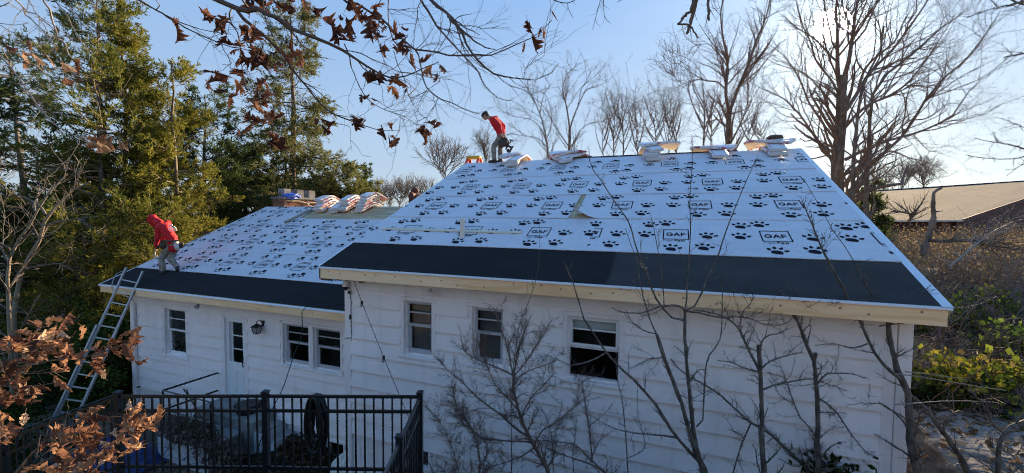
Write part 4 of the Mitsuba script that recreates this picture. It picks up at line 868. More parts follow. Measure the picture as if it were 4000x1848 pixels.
def person(label, J, cfg):
    t = thing('person', label, 'person', None)
    s = cfg.get('s', 1.0); R_ = lambda x: x * s
    core = [((J['pelvis'], R_(.118)), (J['waist'], R_(.108))), ((J['waist'], R_(.108)), (J['chest'], R_(.128))), ((J['chest'], R_(.125)), (J['neck'], R_(.062))), ((J['neck'], R_(.056)), (J['head'], R_(.054)))]
    arms, sleeves, legs, tr, boots, hands = [], [], [], [], [], []
    for a in 'LR':
        sh, el, wr, hp, kn, an, to = (J[a + k] for k in ('sh', 'el', 'wr', 'hip', 'kn', 'an', 'toe'))
        core += [((J['chest'], R_(.11)), (sh, R_(.064))), ((J['pelvis'], R_(.11)), (hp, R_(.088))), ((J['neck'], R_(.05)), (sh, R_(.058)))]
        arms += [((sh, R_(.056)), (el, R_(.041))), ((el, R_(.041)), (wr, R_(.028)))]
        hands += hand_bones(wr, J[a + 'hd'] - wr, cfg.get('thumb' + a, np.array([-1, -.3, 0.2])), cfg.get('curl' + a, .35), s)
        legs += [((hp, R_(.085)), (kn, R_(.058))), ((kn, R_(.056)), (kn + (an - kn) * .35, R_(.057))), ((kn + (an - kn) * .35, R_(.057)), (an, R_(.040)))]
        legs += [((an, R_(.04)), (an - np.array([0, 0, .06]) * s, R_(.036))), ((an - np.array([0, 0, .065]) * s, R_(.034)), (to, R_(.030)))]
        tr += [((hp, R_(.104)), (kn, R_(.078))), ((kn, R_(.077)), (kn + (an - kn) * .4, R_(.079))), ((kn + (an - kn) * .4, R_(.079)), (kn + (an - kn) * .93, R_(.068)))]
        back = norm((an - to) * [1, 1, 0.0]) * .055 * s
        boots += [((an + (kn - an) * .22, R_(.054)), (an, R_(.052))), ((an, R_(.052)), (an - np.array([0, 0, .058]) * s + back, R_(.044))), ((an - np.array([0, 0, .058]) * s, R_(.046)), (to, R_(.042))), ((an - np.array([0, 0, .06]) * s + back, R_(.044)), (to, R_(.040)))]
        sleeves += [((sh, R_(.078)), (el, R_(.062))), ((el, R_(.062)), (el + (wr - el) * .93, R_(.046)))]
    hb, eyes = head_bones(J['head'], cfg['face'], cfg['up'], s)
    body = soft(hull_bones(core + arms + legs + hb + hands, 16), .016, 5)
    part(t, 'body', (np.array(body.vertices), np.array(body.faces)), 'skin', smooth=True)
    top = [((J['pelvis'] + (J['waist'] - J['pelvis']) * cfg.get('hem', .1), R_(.138)), (J['waist'], R_(.128))), ((J['waist'], R_(.128)), (J['chest'], R_(.150))), ((J['chest'], R_(.146)), (J['neck'] - (J['neck'] - J['chest']) * .12, R_(.075)))]
    for a in 'LR': top += [((J['chest'], R_(.13)), (J[a + 'sh'], R_(.084))), ((J['neck'] - (J['neck'] - J['chest']) * .2, R_(.07)), (J[a + 'sh'], R_(.078)))]
    jk = soft(hull_bones(top + sleeves, 16), .022, 8); part(t, 'jacket', wrinkle(jk, .035, 11, 3), cfg['top'], smooth=True, label=cfg.get('toplabel'))
    tb = [((J['pelvis'], R_(.136)), (J['pelvis'] + (J['waist'] - J['pelvis']) * .55, R_(.122)))]
    for a in 'LR': tb.append(((J['pelvis'], R_(.125)), (J[a + 'hip'], R_(.105))))
    p_ = soft(hull_bones(tb + tr, 16), .024, 8); part(t, 'trousers', wrinkle(p_, .030, 9, 7), cfg.get('pants', 'trousers'), smooth=True)
    n_ = len(boots) // 2
    for b_ in (boots[:n_], boots[n_:]):
        q = soft(hull_bones(b_, 14), .02, 5); part(t, 'boot', (np.array(q.vertices), np.array(q.faces)), 'boot', smooth=True)
    f_, u_ = norm(cfg['face']), norm(cfg['up'])
    if not cfg.get('hood'):
        u2 = norm(u_ - f_ * (u_ @ f_)); r_ = np.cross(f_, u2); c = J['head']
        hr = hull_bones([((c + u2 * .036 * s - f_ * .034 * s, .090 * s), (c + u2 * .036 * s + f_ * .028 * s, .084 * s)), ((c - f_ * .045 * s, .077 * s), (c - f_ * .05 * s - u2 * .045 * s, .055 * s))], 18)
        hr = soft(hr, .016, 4); part(t, 'hair', wrinkle(hr, .02, 40, 2), 'hair', smooth=True)
        for e in eyes:
            b = trimesh.creation.icosphere(2, .012 * s); part(t, 'eye', (np.array(b.vertices) + e, np.array(b.faces)), 'hair', smooth=True)
    else:
        u2 = norm(u_ - f_ * (u_ @ f_)); c = J['head']
        solid = hull_bones([((c + u2 * .03 * s - f_ * .03 * s, .125 * s), (c + u2 * .025 * s + f_ * .035 * s, .112 * s)), ((c - f_ * .02 * s, .12 * s), (c - u2 * .08 * s + f_ * .02 * s, .098 * s)), ((c - u2 * .05 * s - f_ * .05 * s, .10 * s), (J['neck'] - f_ * .02, .105 * s))], 20)
        hole = hull_bones([((c + f_ * .10 * s - u2 * .01 * s, .072 * s), (c + f_ * .22 * s - u2 * .02 * s, .085 * s)), ((c + f_ * .07 * s - u2 * .05 * s, .06 * s), (c + f_ * .2 * s - u2 * .06 * s, .07 * s))], 16)
        hd = soft(solid - hole, .018, 5); part(t, 'hood', wrinkle(hd, .03, 14, 5), cfg['top'], smooth=True)
        for e in eyes:
            b = trimesh.creation.icosphere(2, .012 * s); part(t, 'eye', (np.array(b.vertices) + e, np.array(b.faces)), 'hair', smooth=True)
    return t

def Jpx(ox, oy, sc, D, d):
    return {k: at(ox + v[0] / sc, oy + v[1] / sc, D + (v[2] if len(v) > 2 else 0)) for k, v in d.items()}
def pouch(t, c, sx, sy, sz, R, name='tool_pouch', mat='leather', seed=1):
    b = trimesh.creation.box([1, 1, 1]); b = b.subdivide_loop(2) if hasattr(b, 'subdivide_loop') else b; v = np.array(b.vertices) * 1.35
    v = v * [sx, sy, sz]; v += 0.02 * (meshkit.fbm(v * 14 + seed, 3) - .5)[:, None]; part(t, name, (v @ np.asarray(R).T + c, np.array(b.faces)), mat, smooth=50)

# the one standing bent on the higher ridge
D1p = (np.array([0.95, 5.60, 2.55]) - CAM) @ FWD
J = Jpx(1780, 400, 4.25, D1p, dict(head=(492, 222), neck=(572, 262), chest=(655, 330), waist=(735, 458), pelvis=(758, 555), Lsh=(628, 285, -.17), Rsh=(668, 268, .16), Lel=(728, 398, -.22), Lwr=(752, 506, -.24), Lhd=(760, 548, -.24), Rel=(795, 400, .2), Rwr=(800, 505, .16), Rhd=(786, 545, .12),
    Lhip=(738, 580, -.08), Rhip=(772, 580, .09), Lkn=(632, 735, -.10), Lan=(636, 945, -.06), Ltoe=(560, 985, -.10), Rkn=(742, 745, .10), Ran=(740, 940, .08), Rtoe=(708, 978, .02)))
m1 = person('person in a red sweater bending over with a tool pouch on the higher ridge', J, dict(face=-RGT * 0.86 - np.array([0, 0, .50]) - FWD * .05, up=np.array([0, 0, .86]) - RGT * .5, top='hoodie', thumbL=-RGT, thumbR=-RGT, curlL=.5, curlR=.5, s=0.95, hem=.35))
q = at(1780 + 800 / 4.25, 400 + 660 / 4.25, D1p - .14); Rp = np.stack([RGT, FWD, UPV], 1)
a_ = .5; Rr = Rp @ np.array([[math.cos(a_), 0, math.sin(a_)], [0, 1, 0], [-math.sin(a_), 0, math.cos(a_)]])
pouch(m1, q, .17, .12, .26, Rr); pouch(m1, at(1780 + 755 / 4.25, 400 + 690 / 4.25, D1p - .18), .13, .09, .2, Rp, seed=4); pouch(m1, at(1780 + 850 / 4.25, 400 + 690 / 4.25, D1p - .05), .10, .09, .16, Rr, seed=7)
mb = MB(); mb.tube([at(1780 + 700 / 4.25, 400 + 540 / 4.25, D1p - .16), at(1780 + 790 / 4.25, 400 + 600 / 4.25, D1p - .2), at(1780 + 870 / 4.25, 400 + 690 / 4.25, D1p - .1)], .022, 6); part(m1, 'tool_belt', mb, 'leather')
t = thing('nail_gun', 'black nail gun hanging at the bent worker\'s side on the ridge', 'nail gun')
g0 = at(1780 + 895 / 4.25, 400 + 735 / 4.25, D1p - .08); mb = MB()
mb.box([-.09, -.03, -.03], [.09, .03, .03], R=Rr, c=g0, ch=.01); mb.box([.05, -.03, -.16], [.10, .03, .06], R=Rr, c=g0, ch=.01); mb.box([-.08, -.025, -.13], [-.04, .025, 0], R=Rr, c=g0, ch=.008); part(t, 'gun_body', mb, 'black_rubber')
mb = MB(); c_ = g0 + Rr @ np.array([.02, 0, -.12]); mb.tube([c_ - FWD * .03, c_ + FWD * .03], .05, 12); part(t, 'magazine', mb, 'boot')
mb = MB(); mb.box([-.06, -.012, .08], [-.03, .012, .2], R=Rr, c=g0); mb.box([-.10, -.012, .17], [.02, .012, .2], R=Rr, c=g0); part(t, 'hanger', mb, 'black_rubber')

# the one in the red hooded top on the lower roof
D2p = 11.75
J = Jpx(450, 800, 3.72, D2p, dict(head=(548, 222, .12), neck=(640, 268, .06), chest=(720, 345, 0), waist=(822, 480, 0), pelvis=(842, 585, 0), Lsh=(625, 330, -.10), Rsh=(765, 272, .17), Lel=(612, 490, -.10), Lwr=(594, 615, -.02), Lhd=(580, 668, .02), Rel=(735, 430, .30), Rwr=(650, 560, .34), Rhd=(628, 610, .34),
    Lhip=(775, 625, -.02), Rhip=(868, 625, .04), Lkn=(672, 790, .02), Lan=(690, 955, .0), Ltoe=(650, 998, .14), Rkn=(800, 790, .08), Ran=(902, 902, -.05), Rtoe=(918, 962, .10)))
m2 = person('person in a red hooded top with white back print bending over on the lower roof', J, dict(face=-RGT * .80 - np.array([0, 0, .42]) + FWD * .35, up=np.array([0, 0, .85]) - RGT * .5, top='hoodie', hood=True, thumbL=-RGT + FWD, thumbR=-RGT, curlL=.7, curlR=.5, s=1.0, hem=-.35))
q0, q1 = at(450 + 560 / 3.72, 800 + 672 / 3.72, D2p - .02), at(450 + 590 / 3.72, 800 + 735 / 3.72, D2p - .06)
pouch(m2, at(450 + 690 / 3.72, 800 + 590 / 3.72, D2p - .16), .13, .09, .16, Rp, seed=2); pouch(m2, at(450 + 958 / 3.72, 800 + 590 / 3.72, D2p + .02), .11, .10, .16, Rr, seed=5)
mb = MB(); mb.tube([at(450 + 600 / 3.72, 800 + 640 / 3.72, D2p - .14), at(450 + 690 / 3.72, 800 + 520 / 3.72, D2p - .19), at(450 + 800 / 3.72, 800 + 530 / 3.72, D2p - .2), at(450 + 925 / 3.72, 800 + 520 / 3.72, D2p - .1)], .024, 6); part(m2, 'tool_belt', mb, 'leather')
b = trimesh.creation.icosphere(3, 1.0); v = np.array(b.vertices) * (0.75 + .5 * meshkit.fbm(np.array(b.vertices) * 2.3, 3))[:, None]; part(m2, 'shirt_tail', (v * [.06, .07, .13] @ np.eye(3) + at(450 + 895 / 3.72, 800 + 590 / 3.72, D2p - .04), np.array(b.faces)), 'shirt', smooth=True, label='pale shirt tail below the red top')
bk = at(450 + 800 / 3.72, 800 + 335 / 3.72, D2p - .115); ax = norm(at(450 + 860 / 3.72, 800 + 385 / 3.72, D2p) - at(450 + 770 / 3.72, 800 + 400 / 3.72, D2p)); nd = -FWD; ay = norm(np.cross(nd, ax)) 
mb = MB()
for k, (w_, o_) in enumerate(((.05, .075), (.085, .02), (.10, -.012), (.105, -.044), (.10, -.080))):
    h_ = .016 if k else .03; c_ = bk + UPV * o_ + RGT * (.035 - o_ * .45); mb.add([c_ - ax * w_ - UPV * h_ * .6, c_ + ax * w_ - UPV * h_ * .6, c_ + ax * w_ + UPV * h_ * .6, c_ - ax * w_ + UPV * h_ * .6] + [c_ - ax * w_ - UPV * h_ * .6 + FWD * .03, c_ + ax * w_ - UPV * h_ * .6 + FWD * .03, c_ + ax * w_ + UPV * h_ * .6 + FWD * .03, c_ - ax * w_ + UPV * h_ * .6 + FWD * .03], [[0, 1, 2, 3], [0, 4, 5, 1], [2, 6, 7, 3], [1, 5, 6, 2], [3, 7, 4, 0]])
part(m2, 'back_print', mb, 'print_white', kind='stuff')
t = thing('hammer', 'roofing hammer held by the person in the red hooded top', 'hammer')
mb = MB(); mb.tube([at(450 + 585 / 3.72, 800 + 655 / 3.72, D2p + .02), at(450 + 582 / 3.72, 800 + 745 / 3.72, D2p - .02)], .014, 6); part(t, 'handle', mb, 'tan_board')
mb = MB(); c_ = at(450 + 580 / 3.72, 800 + 745 / 3.72, D2p - .02); mb.bar(c_ - RGT * .07, c_ + RGT * .06, .03, .035); part(t, 'head', mb, 'steel')

# the one half hidden behind the rake of the higher roof
D3p = (np.array([-2.2, 6.2, 1.6]) - CAM) @ FWD
J = Jpx(1560, 700, 9.155, D3p, dict(head=(560, 430, .1), neck=(520, 500, .08), chest=(470, 590, 0), waist=(450, 760, -.02), pelvis=(500, 900, -.02), Lsh=(440, 560, -.17), Rsh=(520, 545, .2), Lel=(520, 700, -.26), Lwr=(600, 600, -.26), Lhd=(660, 570, -.24), Rel=(600, 640, .26), Rwr=(680, 600, .22), Rhd=(730, 560, .2),
    Lhip=(500, 930, -.10), Rhip=(540, 930, .10), Lkn=(700, 900, -.12), Lan=(640, 1180, -.12), Ltoe=(760, 1240, -.12), Rkn=(720, 900, .12), Ran=(660, 1180, .12), Rtoe=(780, 1240, .12)))
m3_ = person('person in a rust brown hooded top crouching half hidden behind the rake edge', J, dict(face=RGT * .8 - np.array([0, 0, .35]) + FWD * .2, up=np.array([0, 0, .9]) + RGT * .35, top='dark_jacket', hood=True, thumbL=UPV, thumbR=UPV, curlL=.6, curlR=.6, s=.85))
# ------------------------------------------------------------------ the land
def ground_z(x, y):
    x, y = np.asarray(x, float), np.asarray(y, float)
    ss = lambda a, b, v: (lambda t: t * t * (3 - 2 * t))(np.clip((v - a) / (b - a), 0, 1))
    z = -4.65 + 0.0 * x
    side = ss(2.6, 8.6, x)                                   # the ground climbs along the taller block
    z = z + side * 2.45
    yard = -2.42 + ss(-1.9, -6.0, y) * 1.75                  # bank the photographer stands on
    edge = ss(-0.95, -1.75, y + 0.306 * -(x - 3.0)) * ss(-1.2, 0.4, x)
    z = z * (1 - edge) + np.maximum(yard, z) * edge
    wr_ = ss(7.6, 9.6, x) * ss(-9, -2, y); dr_ = np.hypot(x - 8.6, np.maximum(y - 0.3, 0)); z = z * (1 - wr_) + (-2.25 + 1.85 * (1 - np.exp(-dr_ / 9.0))) * wr_
    left = ss(-9.5, -22, x); z = z - 0.6 * left
    far = ss(40, 160, np.hypot(x, y)); z = z * (1 - far) + (-4.0) * far
    n = meshkit.fbm(np.stack([x * .5, y * .5, x * 0], -1), 4) - .5
    return z + n * 0.28 * np.clip(np.hypot(x, y) / 8, .3, 3)
gx = np.unique(np.r_[np.linspace(-14, 22, 150), np.linspace(-14, -70, 50), np.linspace(22, 80, 50), -120, -250, -600, 120, 250, 600]); gy = np.unique(np.r_[np.linspace(-10, 16, 120), np.linspace(16, 80, 60), np.linspace(-10, -40, 14), -120, -500, 120, 200, 350, 700])
X, Y = np.meshgrid(gx, gy); idx = np.arange(X.size).reshape(X.shape)
struct('ground', (np.stack([X, Y, ground_z(X, Y)], -1).reshape(-1, 3), np.stack([idx[:-1, :-1], idx[:-1, 1:], idx[1:, 1:], idx[1:, :-1]], -1).reshape(-1, 4)), 'soil', smooth=True)

def on_ground(x, y):
    d = ray(x, y); s_ = np.linspace(2, 60, 1500); q_ = CAM + d * s_[:, None]; k_ = np.argmax(q_[:, 2] < ground_z(q_[:, 0], q_[:, 1])); return q_[k_]
ROCKLEAF = []
def rock(c, r, seed, label, mat='rock', sub=5):
    b = trimesh.creation.icosphere(sub, 1.0); v = np.array(b.vertices)
    d = 0.72 + 0.62 * (meshkit.fbm(v * 1.3 + seed, 3) - .2) + 0.12 * np.abs(meshkit.fbm(v * 4 + seed, 3) - .5)
    w = v * d[:, None]; w[:, 2] = np.where(w[:, 2] > .45, .45 + (w[:, 2] - .45) * .35, w[:, 2])
    w = w + trimesh.Trimesh(w, b.faces, process=False).vertex_normals * (0.10 * (meshkit.fbm(w * [3, 5, 9] + seed, 4) - .5))[:, None]
    up_ = trimesh.Trimesh(w, b.faces, process=False).vertex_normals[:, 2]; pk = np.random.RandomState(int(seed * 10)).choice(np.where(up_ > .55)[0], 420); q = w[pk] * r + c + [0, 0, .02]; rr = np.random.RandomState(int(seed * 7)); q = q + rr.randn(420, 3) * [.06, .06, 0]
    a_ = rr.rand(420) * 6.28; U_ = np.stack([np.cos(a_), np.sin(a_), .5 * rr.randn(420)], 1) * .055 * rr.uniform(.5, 1.2, (420, 1)); W_ = np.stack([-np.sin(a_), np.cos(a_), .5 * rr.randn(420)], 1) * .03
    ROCKLEAF.append(np.stack([q - U_, q - W_, q + U_, q + W_], 1).reshape(-1, 3))
    single('rock', (w * r + c, np.array(b.faces)), mat, label, 'rock', smooth=35)
rock(np.array([9.75, 1.25, -2.2]), np.array([1.25, 1.2, .75]), 3.0, 'broad grey rock ledge beside the right corner of the house')
rock(np.array([11.4, 1.9, -2.1]), np.array([1.5, 1.3, .8]), 8.0, 'flat grey rock outcrop under the yellow green bush')
rock(np.array([8.95, -0.25, -2.6]), np.array([0.9, .8, .9]), 5.0, 'grey rock at the foot of the thin trees by the house corner')
rock(np.array([11.2, 0.3, -2.2]), np.array([1.1, 1.0, .6]), 6.5, 'tan rock slab farthest from the house wall')
v_ = np.vstack(ROCKLEAF); rs = np.random.RandomState(6); c_ = np.array([[.16, .10, .06], [.22, .155, .095], [.10, .065, .036], [.28, .22, .15]])[rs.randint(0, 4, len(v_) // 4)]
key = thing('rock_litter', 'dry leaves lying on the grey rocks by the house corner', 'leaves', kind='stuff'); scene[key] = mikit.ply((v_, np.arange(len(v_)).reshape(-1, 4)), 'litter', color=np.repeat(c_, 4, 0))
# leaf litter on rocks and yard
rs = np.random.RandomState(31)
def litter_mesh(n, xr, yr, size, zfn, cols):
    x, y = rs.uniform(*xr, n), rs.uniform(*yr, n); c = np.stack([x, y, zfn(x, y) + .02], 1)
    a = rs.rand(n) * 6.28; t = .5 * rs.randn(n, 2); u = np.stack([np.cos(a), np.sin(a), t[:, 0]], 1) * size * rs.uniform(.6, 1.3, (n, 1)); w = np.stack([-np.sin(a), np.cos(a), t[:, 1]], 1) * size * .55
    v = np.stack([c - u, c - w * .8 + u * .1, c + u, c + w], 1).reshape(-1, 3); col = np.repeat(cols[rs.randint(0, len(cols), n)] * rs.uniform(.7, 1.2, (n, 1)), 4, 0)
    return (v, np.arange(4 * n).reshape(-1, 4)), col
m_, c_ = litter_mesh(9000, (-12, 22), (-4, 14), .055, ground_z, np.array([[.26, .15, .07], [.33, .22, .12], [.17, .10, .05], [.40, .30, .18]]))
key = thing('fallen_leaves', 'brown fallen leaves scattered over the ground round the house', 'leaves', kind='stuff'); scene[key] = mikit.ply(m_, 'litter', color=c_)

# neighbouring long building on the right
nb = thing('building', 'long low building with a grey brown shingle roof and dark maroon gable end', 'building')
A_, B_, C_, D_ = at(3762, 858, 30.0), at(3330, 862, 31.5), at(3300, 754, 60.0), at(4180, 689, 34.0)
D2_ = at(4260, 690, 46.0); n_ = np.cross(B_ - A_, D2_ - A_); d_ = ray(3300, 754); C_ = CAM + d_ * ((n_ @ (A_ - CAM)) / (n_ @ d_))
def quad_uv(a, b, c, d, su, sv, n=24):
    u = np.linspace(0, 1, n); U, V = np.meshgrid(u, u); Pq = ((1 - U) * (1 - V))[..., None] * a + (U * (1 - V))[..., None] * b + (U * V)[..., None] * c + ((1 - U) * V)[..., None] * d
    Pq = Pq + np.array([0, 0, 1.0]) * (0.05 * (meshkit.fbm(np.stack([U * 9, V * 3, U * 0], -1), 3) - .5))[..., None]
    i = np.arange(n * n).reshape(n, n); return Pq.reshape(-1, 3), np.stack([i[:-1, :-1], i[:-1, 1:], i[1:, 1:], i[1:, :-1]], -1).reshape(-1, 4), np.stack([U * su, V * sv], -1).reshape(-1, 2)
v, f, uv = quad_uv(A_, B_, C_, D2_, 14, 7); f3 = np.vstack([f[:, [0, 1, 2]], f[:, [0, 2, 3]]]); part(nb, 'roof', mikit.ply((v, f3), 'far_roof', smooth=True, uv=uv))
dn = np.array([0, 0, -1.0]); gdir = norm((D2_ - A_) * [1, 1, 0]); out = norm(np.cross(gdir, [0, 0, 1])); out = out if out @ FWD < 0 else -out
far_ = D2_ + (D2_ - A_) * [1, 1, -1]
mb = MB(); o1 = -out * .35
mb.add([A_ + o1 + dn * .25, D2_ + o1 + dn * .25, far_ + o1 + dn * .25, far_ + o1 + dn * 6, A_ + o1 + dn * 6], [[0, 1, 2], [0, 2, 3], [0, 3, 4]]); part(nb, 'gable_wall', mb, 'maroon')
mb = MB(); mb.bar(A_ + dn * .10, D2_ + dn * .10, .06, .30); mb.bar(D2_ + dn * .1, far_ + dn * .1, .06, .30); part(nb, 'rake_board', mb, 'maroon')
mb = MB(); mb.bar(A_ + dn * .07, B_ + dn * .07, .10, .12); part(nb, 'gutter', mb, 'far_wall')
mb = MB(); mb.add([A_ + dn * .1, B_ + dn * .1, B_ + dn * 6, A_ + dn * 6], [[0, 1, 2, 3]]); v = mb.get()[0] + (norm(np.cross(B_ - A_, [0, 0, 1])) * (0.5)) * (1 if norm(np.cross(B_ - A_, [0, 0, 1])) @ FWD > 0 else -1); part(nb, 'wall', (v, mb.get()[1]), 'maroon')
E2 = C_ + (C_ - B_) * [1, 1, -1]; mb = MB(); mb.add([D2_, C_, E2, far_], [[0, 1, 2, 3]]); part(nb, 'roof', mb, 'house_roof')
mb = MB(); mb.bar(C_ + [0, 0, .03], D2_ + [0, 0, .03], .3, .07); part(nb, 'ridge_cap', mb, 'dark_wood')

# pale house among the trees on the left
fh = thing('far_house', 'pale house glimpsed between the evergreen trunks on the left', 'house')
o = at(130, 960, 34.0); ex, ey = norm(RGT * [1, 1, 0]), norm(FWD * [1, 1, 0]); zb = -6.0
def hb(u0, u1, v0, v1, z0, z1): 
    R_ = np.stack([ex, ey, [0, 0, 1]], 1); mb = MB(); mb.box([u0, v0, z0], [u1, v1, z1], R=R_, c=[o[0], o[1], 0]); return mb
part(fh, 'wall', hb(-9, 6, 0, 7, zb, .2), 'far_wall')
mb = MB(); Rm = np.stack([ex, ey, [0, 0, 1]], 1); q = np.array([[-9.5, -.5, .1], [6.5, -.5, .1], [6.5, 3.5, 2.6], [-9.5, 3.5, 2.6], [-9.5, 7.5, .1], [6.5, 7.5, .1]]) @ Rm.T + [o[0], o[1], 0]; mb.add(q, [[0, 1, 2, 3], [3, 2, 5, 4]]); part(fh, 'roof', mb, 'house_roof')
for u in (-7, -3.6, .2, 3.6):
    w = part(fh, 'window', hb(u, u + 1.1, -.05, .02, -2.4, -.9), 'trim'); part(w, 'pane', hb(u + .1, u + 1.0, -.07, -.05, -2.3, -1.0), 'room')
# ------------------------------------------------------------------ growing things
def spawn(rs, Pp, Rp, n, L, ang=(0.5, 1.0), k=6, wob=.12, up=0.0, s0=.15, s1=.97, rr=.55, rmin=.002, taper=.3, bias=None, lw=None):
    """n new shoots from the polylines Pp (m, q, 3); returns their polylines and radii"""
    m, q, _ = Pp.shape; w = np.linalg.norm(np.diff(Pp, axis=1), axis=2).sum(1); w = w if lw is None else w * lw
    i = rs.choice(m, n, p=w / w.sum()); s = rs.uniform(s0, s1, n) * (q - 1); j = np.minimum(s.astype(int), q - 2); f = (s - j)[:, None]
    st = Pp[i, j] * (1 - f) + Pp[i, j + 1] * f; tg = norm(Pp[i, j + 1] - Pp[i, j]); r0 = Rp[i, j] * (1 - f[:, 0]) + Rp[i, j + 1] * f[:, 0]
    pr = norm(np.cross(tg, norm(rs.randn(n, 3)))); a = rs.uniform(*ang, n)[:, None]
    d = norm(tg * np.cos(a) + pr * np.sin(a) + np.array([0, 0, up]) + (0 if bias is None else bias))
    ln = L * rs.uniform(.5, 1.25, n) * (1.1 - .55 * s / (q - 1))
    steps = np.repeat(d[:, None], k - 1, 1) + np.cumsum(rs.randn(n, k - 1, 3) * wob, 1) + np.array([0, 0, up * .35]) * np.arange(k - 1)[None, :, None]
    P_ = st[:, None] + np.concatenate([np.zeros((n, 1, 3)), np.cumsum(norm(steps) * (ln / (k - 1))[:, None, None], 1)], 1)
    r = np.maximum(np.minimum(r0 * rr, ln * .03), rmin); R_ = np.maximum(r[:, None] * np.linspace(1, taper, k)[None], rmin * .6)
    return P_, R_
def pack(polys, k):
    return np.stack([resample(p, k) for p, _, _ in polys]), np.stack([np.linspace(a, b, k) for _, a, b in polys])
def addt(mb, PR, n): v, f = tubes(PR[0], PR[1], n); return mb.add(v, f)
def px(pts, ox, oy, sc, D, jit=0.0, rs=None, slope=0.0):
    """a traced limb: its own depth, drifting along its length"""
    out, dd = [], 0.0
    for a, (x, y) in enumerate(pts):
        if rs is not None: dd += rs.randn() * jit
        out.append(at(ox + x / sc, oy + y / sc, D + dd + slope * a))
    return np.array(out)

# ---- bare trees beyond the house
def bare_tree(label, limbs, seed, fine, twigL, rmin, group=None, cat='tree', up=.25, trunk_n=1, mat='bark', sub=(1, 1, 1), tmat=None, name='bare_tree'):
    rs = np.random.RandomState(seed); t = thing(name, label, cat, group)
    P0, R0 = pack(limbs, 14)
    mb = MB(); addt(mb, (P0[:trunk_n], R0[:trunk_n]), 10); part(t, 'trunk', mb, mat, smooth=60)
    mb = MB()
    if len(P0) > trunk_n: addt(mb, (P0[trunk_n:], R0[trunk_n:]), 6)
    L1 = spawn(rs, P0, R0, int(fine * sub[0]), twigL * 1.9, (.4, .95), 8, .16, up * .6, .2, .98, .6, rmin * 2.2); addt(mb, L1, 4)
    L2 = spawn(rs, *L1, int(fine * 3.2 * sub[1]), twigL, (.4, .95), 6, .20, up * .5, .15, .98, .6, rmin * 1.4); addt(mb, L2, 3)
    L3 = spawn(rs, *L2, int(fine * 7 * sub[2]), twigL * .5, (.35, .9), 4, .22, up * .4, .1, .98, .7, rmin); addt(mb, L3, 3)
    part(t, 'crown', mb, tmat or 'twig', smooth=True); return t

z4 = (3000, 0, 1.587); DM = 24.0; rs0 = np.random.RandomState(1)
def lm(pts, r0, r1, D=DM, z=z4, jit=.35): return (px(pts, *z, D, jit, rs0), r0 * .72, r1 * .5)
base = at(3270, 800, DM); root = np.array([base[0], base[1], -4.2])
tr = np.vstack([[root], px([(430, 1190), (430, 1000), (445, 850), (455, 700), (455, 560), (468, 470)], *z4, DM)])
bare_tree('large bare maple in front of the low sun at the right', [(tr, .42, .22),
    lm([(455, 570), (432, 450), (430, 300), (430, 200), (420, 80), (440, -90)], .19, .06), lm([(468, 490), (500, 380), (520, 250), (540, 100), (570, -120)], .18, .06), lm([(455, 720), (540, 600), (610, 480), (680, 400), (780, 300), (860, 190), (960, 50), (1030, -80)], .15, .05), lm([(470, 800), (560, 700), (640, 640), (740, 600), (860, 520), (960, 400), (1060, 250), (1160, 90)], .12, .03),
    lm([(480, 990), (620, 920), (750, 870), (900, 830), (1050, 770), (1150, 710), (1220, 600), (1290, 520), (1380, 460)], .13, .03), lm([(470, 1080), (600, 1030), (700, 960), (800, 880), (880, 780), (950, 660), (1040, 540), (1130, 450), (1200, 400), (1300, 280), (1390, 150), (1440, 60)], .14, .03),
    lm([(440, 880), (380, 820), (290, 690), (250, 630), (200, 500), (100, 350), (0, 270)], .10, .03), lm([(420, 1010), (340, 920), (260, 800), (160, 670), (60, 590), (-60, 540), (-150, 470)], .10, .03), lm([(455, 620), (380, 480), (300, 380), (260, 250), (200, 120), (170, -20)], .09, .03), lm([(560, 560), (620, 400), (700, 330), (790, 250), (830, 160), (900, 40)], .10, .03),
    lm([(430, 470), (370, 330), (340, 180), (350, 20), (330, -90)], .07, .03), lm([(860, 745), (960, 740), (1040, 700), (1130, 640), (1230, 650)], .06, .02), lm([(700, 510), (800, 480), (900, 440), (1010, 330), (1100, 240)], .06, .02), lm([(440, 700), (330, 560), (200, 440), (60, 400), (-60, 330)], .08, .02), lm([(900, 830), (960, 900), (1010, 940), (1100, 935), (1180, 960)], .04, .012), lm([(520, 250), (600, 130), (640, 20), (700, -80)], .07, .03)],
    7, 250, 2.4, .0036, up=.22, sub=(1, .9, 1.7), tmat='crown_twig')
gT = 'thin bare trunks behind the house'
for lab_, pts, r in (('left one of two slender trunks beside the large maple, nearer the maple', [(525, 1190), (530, 1000), (550, 800), (562, 650), (600, 500), (650, 400), (700, 300), (720, 160)], .145), ('right one of two slender trunks beside the large maple, farther from the maple', [(610, 1190), (620, 1000), (630, 800), (632, 660), (690, 500), (790, 420), (900, 330), (1000, 240), (1100, 150)], .135)):
    D = 21.0; q = at(3000 + pts[0][0] / 1.587, 1190 / 1.587, D); p_ = np.vstack([[[q[0], q[1], -4.2]], px(pts, *z4, D, .15, rs0)])
    bare_tree(lab_, [(p_, r * 1.1, .03)], 11 + int(r * 1000), 26, 1.6, .007, gT, up=.3, tmat='crown_twig')

